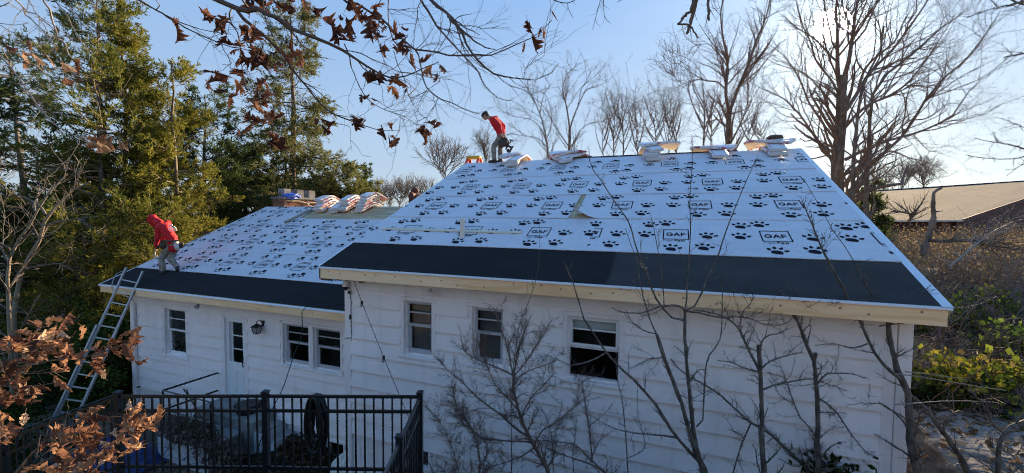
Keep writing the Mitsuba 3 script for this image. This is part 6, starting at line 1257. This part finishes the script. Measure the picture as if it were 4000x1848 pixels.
trB = [([(20, -60), (80, 0), (180, 25), (290, 90), (390, 160), (470, 240), (560, 320), (640, 385), (780, 400), (900, 430), (1020, 435), (1180, 435), (1290, 400), (1400, 355), (1500, 315), (1600, 255), (1660, 190), (1700, 155)], .014, .003), ([(660, -70), (685, 0), (740, 90), (800, 190), (870, 280), (940, 350), (1000, 415), (1060, 480), (1130, 560), (1170, 650), (1230, 720), (1300, 770), (1380, 780)], .012, .003),
    ([(670, -90), (750, 0), (830, 60), (900, 120), (960, 190), (1010, 290), (1060, 380), (1120, 460), (1190, 530), (1270, 580), (1380, 600), (1480, 615), (1560, 620), (1680, 570), (1750, 490)], .017, .003), ([(900, 120), (960, 200), (1030, 260), (1100, 320), (1180, 365), (1260, 385)], .013, .005), ([(690, 0), (660, 60), (655, 140), (640, 200), (630, 280), (625, 360)], .005, .003), ([(430, -60), (430, 0), (430, 100), (435, 180), (470, 260)], .006, .004),
    ([(640, 385), (670, 470), (690, 560), (720, 660), (815, 755), (940, 805), (1040, 855), (1140, 885)], .008, .003), ([(470, 390), (500, 490), (530, 560), (560, 640), (600, 770), (650, 840), (700, 910), (730, 915)], .005, .002), ([(815, 755), (800, 800), (750, 870), (725, 915)], .004, .002), ([(90, 340), (130, 440), (150, 540), (200, 650), (290, 790), (400, 850), (520, 890), (600, 930), (690, 1000)], .006, .002), ([(520, 890), (515, 1000), (480, 1100), (490, 1160), (450, 1190)], .003, .0015),
    ([(100, 390), (230, 420), (330, 470), (430, 510), (520, 560), (620, 570), (760, 600), (920, 620)], .005, .002), ([(1270, 580), (1370, 660), (1480, 700), (1560, 760), (1620, 800)], .005, .002), ([(1370, 660), (1430, 730), (1490, 810)], .003, .0015), ([(430, 70), (540, 80), (590, 65)], .004, .002), ([(780, 400), (830, 300), (835, 150), (860, 40)], .004, .002), ([(690, 560), (830, 620), (740, 690), (610, 770)], .004, .002), ([(600, 760), (700, 720), (790, 690)], .003, .0015), ([(1480, 615), (1490, 540), (1560, 480), (1640, 420), (1640, 300), (1620, 265)], .003, .0015), ([(960, 190), (1060, 200), (1160, 220), (1290, 200)], .005, .002), ([(1120, 460), (1240, 400), (1400, 330), (1520, 250)], .005, .002), ([(1040, 470), (1050, 560), (1065, 680), (1068, 790)], .003, .0015), ([(290, 640), (380, 680), (390, 780), (420, 840)], .003, .0015), ([(30, 960), (130, 985), (135, 1080), (150, 1170)], .003, .0012)]
zL = (0, 0, 1.7)
trL = [([(80, -40), (105, 0), (160, 60), (210, 130), (280, 200), (350, 290)], .006, .003), ([(270, -50), (290, 0), (330, 60), (345, 130), (370, 200), (380, 240), (430, 290), (450, 350), (490, 400), (560, 450), (640, 480), (720, 505), (745, 490)], .007, .003), ([(330, -40), (360, 0), (420, 70), (470, 150), (510, 230), (550, 290), (590, 350)], .005, .0025), ([(-60, 320), (0, 370), (60, 430), (120, 510), (180, 600), (250, 700), (310, 770), (380, 840), (470, 890), (560, 920)], .007, .003), ([(-60, 375), (0, 385), (60, 395), (130, 410), (230, 430), (300, 490), (400, 525), (480, 510)], .006, .003),
    ([(-50, 210), (0, 240), (100, 280), (200, 300)], .004, .002), ([(-60, 140), (0, 165), (80, 215), (180, 250), (260, 265), (320, 250)], .004, .002), ([(-50, 150), (0, 155), (100, 165), (185, 155)], .003, .002), ([(105, 0), (170, 65), (250, 100), (340, 180), (370, 200)], .005, .0025), ([(-40, 60), (60, 20), (110, -30)], .004, .002), ([(160, -30), (230, 70), (300, 180), (330, 260)], .004, .002)]
PRa, Sa = limb_parts(oak, trA, zA, 3.9, .05, rs, 'twig', 34, .55, .0016, k=22, nsub2=60)
PRb, Sb = limb_parts(oak, trB, zB, 4.1, .05, rs, 'twig', 90, .60, .0016, k=20, nsub2=210)
PRl, Sl = limb_parts(oak, trL, zL, 3.2, .05, rs, 'pale_twig', 26, .5, .0014, k=18, nsub2=60)
# boughs out of sight above the frame that carry these branches, and the trunk behind the photographer
hub = at(900, -900, 3.2); hubL = at(-1500, -350, 2.6); tb = CAM - FWD * 1.8 - RGT * 2.6; tb[2] = ground_z(tb[0], tb[1]) - .3
mb = MB(); mb.tube(resample([tb, tb + [0.05, .1, 2.2], tb + [.2, .4, 4.2], hub * .45 + (tb + [.2, .4, 4.2]) * .55 + [0, 0, .5], hub], 24), np.linspace(.24, .10, 24), 12); part(oak, 'trunk', mb, 'bark', smooth=60)
mb = MB()
for PR in (PRa, PRb, PRl):
    for p_, r_ in zip(*PR):
        if (p_[0] - CAM) @ UPV / ((p_[0] - CAM) @ FWD) > .56 or ((p_[0] - CAM) @ RGT / ((p_[0] - CAM) @ FWD) < -1.2): hb_ = hubL if (p_[0] - CAM) @ RGT / ((p_[0] - CAM) @ FWD) < -1.2 else hub; mb.tube(resample([p_[0], p_[0] * .6 + hb_ * .4 + ([0, 0, .15] if hb_ is hub else [0, 0, 0]), hb_], 9), np.linspace(r_[0] * 1.03, max(.03, r_[0] * 1.8), 9), 6)
mb.tube(resample([tb + [.1, .2, 3.0], tb * .5 + hubL * .5 + [0, 0, .9], hubL], 10), np.linspace(.12, .05, 10), 8); part(oak, 'bough', mb, 'bark', smooth=60, kind='stuff')
OM = ['oak_a', 'oak_b', 'oak_c', 'oak_d']; OD = ['oak_d', 'oak_b', 'oak_a', 'oak_d']
spA = [(420, 130, 3), (210, 240, 2), (560, 160, 5), (690, 240, 5), (770, 250, 2), (595, 360, 3), (730, 450, 7), (650, 560, 4), (850, 470, 4), (960, 460, 3), (520, 600, 4), (540, 690, 3), (850, 700, 5), (790, 800, 4), (790, 930, 4), (690, 1040, 2), (940, 930, 5), (980, 1080, 4), (1000, 1150, 2), (760, 30, 5), (790, 90, 2), (1050, 60, 4), (1050, 130, 2), (1330, 970, 5), (1290, 80, 2), (1500, 70, 5), (1400, 240, 4), (1470, 290, 4), (1100, 440, 3), (1560, 180, 2)]
spB = [(30, 230, 2), (200, 170, 4), (320, 170, 10), (330, 270, 5), (460, 300, 2), (490, 340, 3), (550, 330, 4), (320, 600, 6), (370, 400, 2), (310, 770, 3), (520, 670, 5), (490, 710, 2), (230, 940, 6), (440, 1040, 4), (700, 1010, 7), (750, 955, 2), (630, 495, 2), (710, 510, 2), (895, 515, 1), (845, 600, 1), (1540, 240, 2), (1580, 255, 2), (1540, 340, 2), (1700, 155, 1), (500, 600, 1), (310, 50, 2)]
leaves(oak, spA, *zA, 3.9, .15, OD, rs, .045, more=1.25); leaves(oak, spB, *zB, 4.1, .145, OD, rs, .045, more=1.2); leaves(oak, [(95, 370, 3), (275, 370, 6), (470, 440, 3), (700, 940, 6), (785, 930, 3), (690, 995, 2), (810, 5, 3)], *zL, 3.1, .11, ['oak_b', 'oak_a', 'oak_c', 'oak_c'], rs, .05)

rs = np.random.RandomState(19)
low = thing('oak_branch', 'low oak branch with many curled orange brown leaves in the lower left corner', 'branch')
zF = (0, 1200, 1.836); DF = 2.3
trF = [([(-120, 470), (0, 460), (130, 430), (300, 400), (420, 375), (560, 370), (700, 330), (800, 300), (870, 280), (940, 250)], .006, .002), ([(20, 1260), (110, 1190), (200, 1080), (300, 980), (420, 900), (520, 850), (640, 800), (700, 740)], .007, .002), ([(60, 1260), (150, 1180), (300, 1110), (480, 1040), (700, 950), (850, 890), (960, 840), (1060, 790)], .006, .002), ([(-100, 340), (60, 330), (180, 260), (260, 170), (330, 140)], .005, .002), ([(-90, 560), (100, 570), (250, 565), (400, 540)], .004, .002), ([(-90, 900), (20, 900), (60, 960)], .005, .002), ([(260, 1080), (275, 1000), (290, 910)], .004, .002), ([(150, 470), (200, 480), (400, 465)], .003, .002), ([(480, 1170), (560, 1110), (640, 1080), (690, 1000)], .004, .002)]
limb_parts(low, trF, zF, DF, .03, rs, 'sapling', 30, .22, .001, k=14, nsub2=30)
spF = [(250, 180, 5), (340, 210, 7), (430, 230, 6), (300, 290, 8), (150, 290, 6), (60, 290, 5), (400, 330, 4), (220, 360, 6), (40, 420, 4), (120, 400, 4), (460, 420, 2), (130, 600, 3), (150, 680, 3), (200, 650, 2), (280, 600, 2), (390, 540, 2), (560, 330, 4), (560, 400, 4), (650, 440, 2), (700, 440, 3), (760, 350, 3), (800, 330, 3), (900, 260, 6), (930, 320, 5), (410, 130, 2), (30, 880, 5), (60, 950, 3), (370, 1050, 4), (450, 880, 3), (560, 850, 6), (540, 940, 7), (630, 890, 5), (640, 960, 5), (540, 1090, 6), (640, 1080, 5), (720, 1050, 4), (620, 1150, 6), (700, 1130, 4), (500, 1170, 4), (330, 1160, 3), (930, 810, 6), (1000, 830, 8), (1060, 860, 7), (980, 880, 5), (920, 980, 4), (890, 1000, 3), (80, 500, 5), (30, 560, 4), (480, 1000, 2), (20, 650, 3)]
leaves(low, spF, *zF, DF, .098, OM, rs, .042, hang=.45, more=1.05, kinds=FLAT)
# dark loose stuff hanging on in the far left: thin overhead wires of the fence line
mb = MB(); mb.tube(resample([at(-60, 1700, 4.6), at(62, 1200 + 893 / 1.836, 4.6), at(440, 1200 + 635 / 1.836, 5.0)], 12), .011, 6); single('cable', mb, 'black_rubber', 'dark cable running from the fence corner out past the left edge', 'cable')

# saplings between the camera and the taller wall
rs = np.random.RandomState(29); zS = (2500, 1100, 1.5911); zR = (1600, 1200, 1.836); zT = (3000, 924, 1.288)
def sapling(label, traces, z, D, nsub, subL, nsub2, seed, rmin=.0022, ground=True, mat='sapling', up=.12, name='sapling', cat='young tree', jit=.02, group=None):
    rs = np.random.RandomState(seed); t = thing(name, label, cat, group); Ps, Rs = [], []
    for a, (pts, r0, r1, main) in enumerate(traces):
        p_ = px(pts, *z, D, jit, rs)
        if main: q = p_[0]; p_ = np.vstack([[[q[0] + .02, q[1] + .02, min(q[2] - .25, ground_z(q[0], q[1]) - .1)]], p_])
        k = 18; P_ = resample(p_, k); R_ = np.linspace(r0 * (1.5 if main else 1.3), r1 * 1.25, k); Ps.append(P_); Rs.append(R_)
        mb = MB(); mb.tube(P_ + rs.randn(k, 3) * R_[:, None] * .15, R_ * (1 + .07 * rs.randn(k)), 9 if r0 > .012 else 6); part(t, 'stem' if main else 'branch', mb, mat, smooth=60)
    PR = np.stack(Ps), np.stack(Rs); S = spawn(rs, *PR, nsub, subL, (.5, 1.2), 7, .22, up, .15, .97, .45, rmin * 1.4); mb = MB(); addt(mb, S, 5); S2 = spawn(rs, *S, nsub2, subL * .38, (.5, 1.2), 4, .25, up, .15, .99, .65, rmin); addt(mb, S2, 4)
    addt(mb, spawn(rs, *PR, nsub * 3, .10, (.6, 1.3), 4, .3, .1, .1, .98, .5, rmin * 1.1), 4); addt(mb, spawn(rs, *S, nsub2, .07, (.6, 1.3), 4, .3, .1, .1, .98, .6, rmin), 4)
    part(t, 'twigs', mb, mat, smooth=True, kind='stuff'); return t
sapling('two stemmed grey sapling with sawn tops in front of the right half of the wall', [([(395, 1200), (345, 1050), (300, 900), (260, 760), (220, 660), (175, 540), (140, 440), (105, 328)], .021, .016, 1), ([(410, 1200), (365, 1080), (335, 950), (320, 820), (310, 700), (295, 560), (285, 430), (280, 300), (280, 172)], .020, .013, 1), ([(382, 1150), (300, 1050), (230, 970), (170, 890), (120, 800), (60, 720), (0, 650), (-60, 590), (-140, 520), (-210, 440), (-290, 320), (-350, 230)], .017, .007, 1), ([(-350, 230), (-400, 60), (-440, -60), (-480, -130)], .007, .003, 0), ([(-210, 440), (-330, 500), (-420, 520), (-520, 480), (-600, 450)], .007, .003, 0), ([(230, 970), (120, 955), (0, 945), (-120, 925), (-230, 880), (-300, 830)], .008, .003, 0),
    ([(280, 172), (290, 90), (297, -20), (303, -110), (309, -220), (314, -330), (310, -500), (325, -750), (326, -860)], .007, .0025, 0), ([(282, 180), (330, 160), (375, 90), (420, -20), (480, -150), (540, -330), (600, -480), (690, -690), (730, -765)], .008, .0025, 0), ([(275, 175), (220, 148), (150, 150), (60, 180), (0, 197), (-110, 190), (-180, 160)], .009, .004, 0), ([(270, 240), (200, 225), (140, 165), (80, 60), (40, -60), (-20, -200), (-70, -370), (-160, -500), (-250, -640), (-310, -730), (-318, -830)], .009, .003, 0), ([(285, 185), (370, 195), (430, 210), (520, 225), (600, 218), (700, 235), (770, 265), (860, 272), (960, 215)], .009, .003, 0), ([(105, 330), (60, 230), (30, 130), (0, 0), (-20, -130), (-60, -240), (-90, -330)], .006, .0025, 0), ([(150, 150), (140, 0), (130, -100), (110, -200), (90, -310), (65, -420)], .005, .002, 0), ([(105, 325), (40, 310), (-40, 260), (-90, 170)], .006, .002, 0), ([(350, 905), (390, 860), (398, 700), (405, 560), (430, 460), (490, 380), (508, 300), (512, 100), (505, -40)], .007, .003, 0), ([(150, 470), (60, 480), (-60, 540)], .006, .002, 0), ([(240, 700), (320, 740), (400, 745)], .004, .002, 0)], zS, 4.7, 60, .42, 190, 31)
sapling('straight grey sapling with a sawn top, next right of the two stemmed one', [([(772, 1200), (760, 1000), (758, 800), (752, 650), (748, 520), (735, 393)], .021, .016, 1), ([(745, 560), (700, 470), (650, 370), (610, 290), (560, 240), (500, 210), (430, 190), (330, 178)], .012, .004, 0), ([(755, 540), (820, 490), (900, 465), (1010, 440)], .008, .003, 0), ([(765, 670), (850, 640), (950, 620), (1050, 605), (1130, 625), (1220, 655), (1280, 680)], .008, .003, 0), ([(740, 560), (640, 535), (560, 500), (480, 490)], .008, .003, 0), ([(745, 430), (760, 370), (800, 335), (870, 320), (910, 290)], .008, .003, 0), ([(620, 285), (640, 190), (690, 130), (715, 75)], .006, .002, 0)], zS, 4.6, 50, .34, 150, 32)
sapling('slanting dark stem crossing behind the sawn saplings', [([(1060, 1200), (990, 1120), (900, 1030), (800, 940), (680, 870), (570, 770), (480, 690), (400, 640), (300, 590), (240, 540), (190, 480)], .014, .005, 1), ([(690, 880), (640, 990), (600, 1110), (580, 1190)], .008, .006, 0), ([(450, 670), (380, 700), (300, 740)], .004, .002, 0)], zS, 5.1, 34, .34, 90, 33)
sapling('knobbly grey sapling with a stub and a long left limb near the house corner', [([(1112, 1110), (1100, 950), (1105, 800), (1095, 620), (1085, 480), (1092, 445)], .022, .014, 1), ([(1085, 500), (1040, 400), (990, 270), (950, 180), (905, 88)], .016, .011, 0), ([(905, 92), (880, 72), (850, 45)], .008, .004, 0), ([(910, 92), (925, 70)], .008, .004, 0), ([(1100, 640), (1180, 570), (1280, 570), (1400, 600)], .008, .003, 0), ([(1100, 720), (1200, 790), (1320, 960), (1420, 1080)], .008, .004, 0), ([(960, 190), (1010, 150), (1030, 120)], .005, .002, 0)], zS, 4.8, 44, .36, 150, 34)
sapling('thin dark whip standing beside the knobbly sapling', [([(1150, 1100), (1155, 950), (1165, 800), (1170, 710)], .009, .006, 1), ([(1180, 745), (1195, 650), (1220, 560), (1290, 380)], .005, .002, 0), ([(1170, 760), (1230, 700), (1330, 620), (1430, 570)], .005, .002, 0)], zS, 5.2, 14, .3, 40, 35)
sapling('thin leaning whip between the two sawn saplings', [([(1085, 955), (1000, 850), (950, 740), (910, 620), (870, 530), (830, 520)], .008, .003, 1), ([(960, 760), (880, 720), (800, 600)], .004, .002, 0)], zS, 5.0, 16, .3, 50, 36)
sapling('large grey sapling right at the house corner with long limbs over the eave', [([(760, 1200), (722, 1050), (715, 900), (700, 780), (660, 700), (630, 600), (610, 480), (590, 400), (575, 382)], .034, .016, 1), ([(660, 712), (580, 640), (520, 560), (470, 440), (420, 350), (380, 260), (330, 170), (270, 60), (215, -80), (170, -180)], .015, .004, 0), ([(380, 270), (300, 110), (245, 0), (215, -130)], .006, .003, 0), ([(590, 400), (540, 320), (480, 220), (455, 140)], .008, .003, 0), ([(600, 420), (690, 360), (800, 260), (820, 245)], .006, .003, 0), ([(620, 440), (720, 370), (860, 365), (950, 360), (1060, 340), (1150, 300)], .006, .002, 0), ([(500, 540), (420, 560), (330, 540), (240, 550)], .007, .003, 0), ([(700, 960), (640, 890), (560, 840), (480, 850)], .008, .003, 0), ([(560, 450), (650, 440), (740, 432), (870, 400)], .005, .002, 0)], zT, 4.6, 60, .34, 200, 37)
sapling('leaning dark trunk by the rocks at the right of the house', [([(1040, 1240), (1010, 1190), (930, 1050), (850, 940), (780, 850), (700, 790)], .026, .012, 1), ([(880, 980), (960, 880), (1080, 930), (1180, 980)], .008, .003, 0)], zT, 4.6, 16, .3, 50, 38)
sapling('small crooked tree in the lower right corner', [([(1150, 1240), (1160, 1170), (1160, 1080), (1190, 990), (1250, 940), (1330, 920)], .02, .009, 1), ([(1190, 990), (1130, 940), (1080, 850), (1020, 770)], .008, .003, 0), ([(1250, 940), (1290, 880), (1330, 800)], .007, .003, 0), ([(1165, 1070), (1230, 1100), (1320, 1080)], .007, .003, 0)], zT, 3.9, 30, .3, 100, 39)
gW = 'pale sunlit shoots beside the house corner'
for lab, pts in (('topmost pale shoot reaching right from the house corner sapling', [(640, 690), (720, 700), (820, 715), (1000, 745), (1200, 775)]), ('straight pale shoot reaching right, lowest of the pale shoots', [(640, 845), (735, 840), (850, 830), (1000, 828), (1160, 836)]), ('short pale shoot just above the other pale shoots', [(690, 680), (745, 685), (860, 700), (975, 714)])):
    t = thing('shoot', lab, 'shoot', gW); mb = MB(); P_ = px(pts, *zT, 4.5, .03, rs); mb.tube(resample(P_, 14), np.linspace(.007, .0035, 14), 6); part(t, 'stem', mb, 'pale_twig', smooth=60)
sapling('long bare whip rising over the roof sheet toward the rake', [([(2050, 1210), (1980, 1050), (1880, 850), (1790, 660), (1680, 490), (1600, 390), (1500, 220), (1385, 0), (1300, -120), (1240, -240)], .006, .0022, 1)], (2700, 780, 2.8333), 5.0, 3, .2, 4, 40)
sapling('thin whip in front of the middle of the wall, rising over the fascia', [([(2000 / 1, 1560), (2030, 1260), (2060, 1190), (2087, 1120), (2101, 1058), (2109, 977), (2106, 879)], .005, .002, 1)], (0, 0, 1.0), 4.9, 8, .25, 20, 41)
sapling('dark slim stem with a socket against the wall, left of the two stemmed sapling', [([(2455, 1900), (2450, 1790), (2440, 1650), (2430, 1560), (2415, 1500), (2405, 1400)], .007, .004, 1), ([(2450, 1790), (2520, 1740), (2490, 1600), (2490, 1480)], .004, .002, 0)], (0, 0, 1.0), 5.3, 12, .3, 40, 42)
# the dense twiggy shrub
sapling('dense twiggy brown shrub in front of the middle windows', [([(1000, 1220), (930, 1060), (860, 940), (800, 800), (760, 660), (740, 500), (745, 478)], .021, .011, 1), ([(865, 935), (760, 870), (640, 760), (500, 660), (380, 540), (260, 440), (200, 362)], .011, .003, 0), ([(875, 970), (720, 960), (560, 950), (420, 860), (330, 790), (250, 730)], .009, .003, 0), ([(745, 490), (620, 430), (500, 380), (400, 320), (370, 210)], .009, .003, 0), ([(745, 490), (780, 330), (830, 160), (870, 60)], .008, .003, 0), ([(745, 500), (720, 380), (690, 250), (640, 120), (600, 0)], .008, .003, 0), ([(750, 490), (850, 370), (920, 260), (1020, 90)], .007, .003, 0), ([(760, 520), (850, 460), (960, 420), (1060, 380)], .006, .002, 0), ([(780, 740), (690, 640), (620, 560), (560, 440), (480, 200)], .007, .003, 0), ([(800, 800), (880, 640), (960, 560), (1050, 460)], .007, .003, 0), ([(900, 980), (960, 880), (1060, 820), (1150, 740), (1300, 620)], .007, .003, 0), ([(900, 1000), (780, 1080), (640, 1130), (520, 1180)], .007, .003, 0)], zR, 4.9, 210, .42, 1300, 43, mat='brown_twig', name='shrub', cat='shrub', up=.2)
sapling('low tangle of crossing stems at the foot of the wall, right of the twiggy shrub', [([(1430, 1230), (1400, 1180), (1300, 1100), (1190, 990), (1000, 960), (880, 960)], .011, .004, 1), ([(1440, 1230), (1300, 1130), (1100, 1060), (960, 1000)], .013, .005, 1), ([(1310, 1090), (1290, 900), (1260, 700), (1240, 540), (1235, 450)], .008, .003, 0), ([(1180, 1230), (1170, 1060), (1190, 900), (1195, 800)], .006, .003, 1), ([(1030, 1230), (1025, 1000), (1010, 880), (930, 700)], .006, .003, 1), ([(1300, 1090), (1360, 960), (1430, 900)], .005, .002, 0)], zR, 5.0, 90, .42, 500, 44, mat='brown_twig', up=.15, name='shrub', cat='shrub')
sapling('thin twiggy shrub at the left of the wall beside the fence post', [([(500, 1230), (505, 1130), (480, 960), (430, 860), (330, 690), (310, 560)], .010, .003, 1), ([(360, 1230), (320, 1060), (260, 900), (180, 780), (95, 700)], .006, .002, 1), ([(500, 1150), (560, 1000), (470, 900), (360, 760), (250, 640)], .006, .002, 0), ([(260, 1210), (200, 1130), (170, 1150)], .005, .002, 1)], zR, 4.7, 110, .40, 600, 45, mat='brown_twig', up=.2, name='shrub', cat='shrub')
# branch ends at the top and right of the photo
end = thing('broken_limb', 'dark broken limb ends hanging from above at the top right', 'limb'); zM = (2000, 0, 1.288)
limb_parts(end, [([(930, -80), (915, 0), (895, 60), (870, 80), (840, 122)], .020, .012), ([(945, -80), (930, 0), (910, 80), (880, 168)], .020, .014), ([(842, 122), (900, 135), (920, 165), (936, 192)], .010, .006), ([(985, -60), (988, 0), (990, 100)], .014, .010)], zM, 4.0, .03, rs, 'bark', 8, .25, .002, nsub2=0)
end = thing('branch_ends', 'thin twig tips drooping from above, left of the broken limb', 'twig'); limb_parts(end, [([(190, -30), (210, 0), (260, 15), (320, 0)], .005, .003), ([(275, 12), (290, 60), (308, 92)], .003, .002), ([(455, -40), (460, 0), (465, 80), (497, 118)], .004, .002), ([(450, -30), (440, 20), (405, 150)], .004, .002), ([(530, 10), (560, -5), (590, -20)], .003, .002)], zM, 3.9, .03, rs, 'twig', 12, .14, .0012)
end = thing('branch_ends', 'bare budded twigs reaching in from the right edge above the long building', 'twig'); limb_parts(end, [([(1330, 765), (1288, 750), (1200, 725), (1100, 710), (1040, 695)], .008, .003), ([(1340, 780), (1288, 790), (1200, 800), (1080, 795), (992, 778)], .007, .0025), ([(1340, 660), (1288, 640), (1240, 625), (1205, 602)], .005, .002), ([(1340, 820), (1288, 825), (1240, 850), (1190, 855)], .005, .002)], (3000, 0, 1.288), 4.2, .04, rs, 'sapling', 26, .17, .0022)
end = thing('branch_ends', 'dark bough crossing the upper right corner of the photo', 'bough'); limb_parts(end, [([(1380, -40), (1288, 5), (1150, 40), (1080, 60), (1000, 90)], .012, .004), ([(1380, 20), (1288, 22), (1200, -10), (1120, -40)], .010, .006), ([(1380, 250), (1288, 268), (1185, 290)], .009, .007), ([(1160, 40), (1130, 10), (1110, -30)], .006, .004)], (3000, 0, 1.288), 4.4, .04, rs, 'twig', 20, .35, .002, nsub2=30)
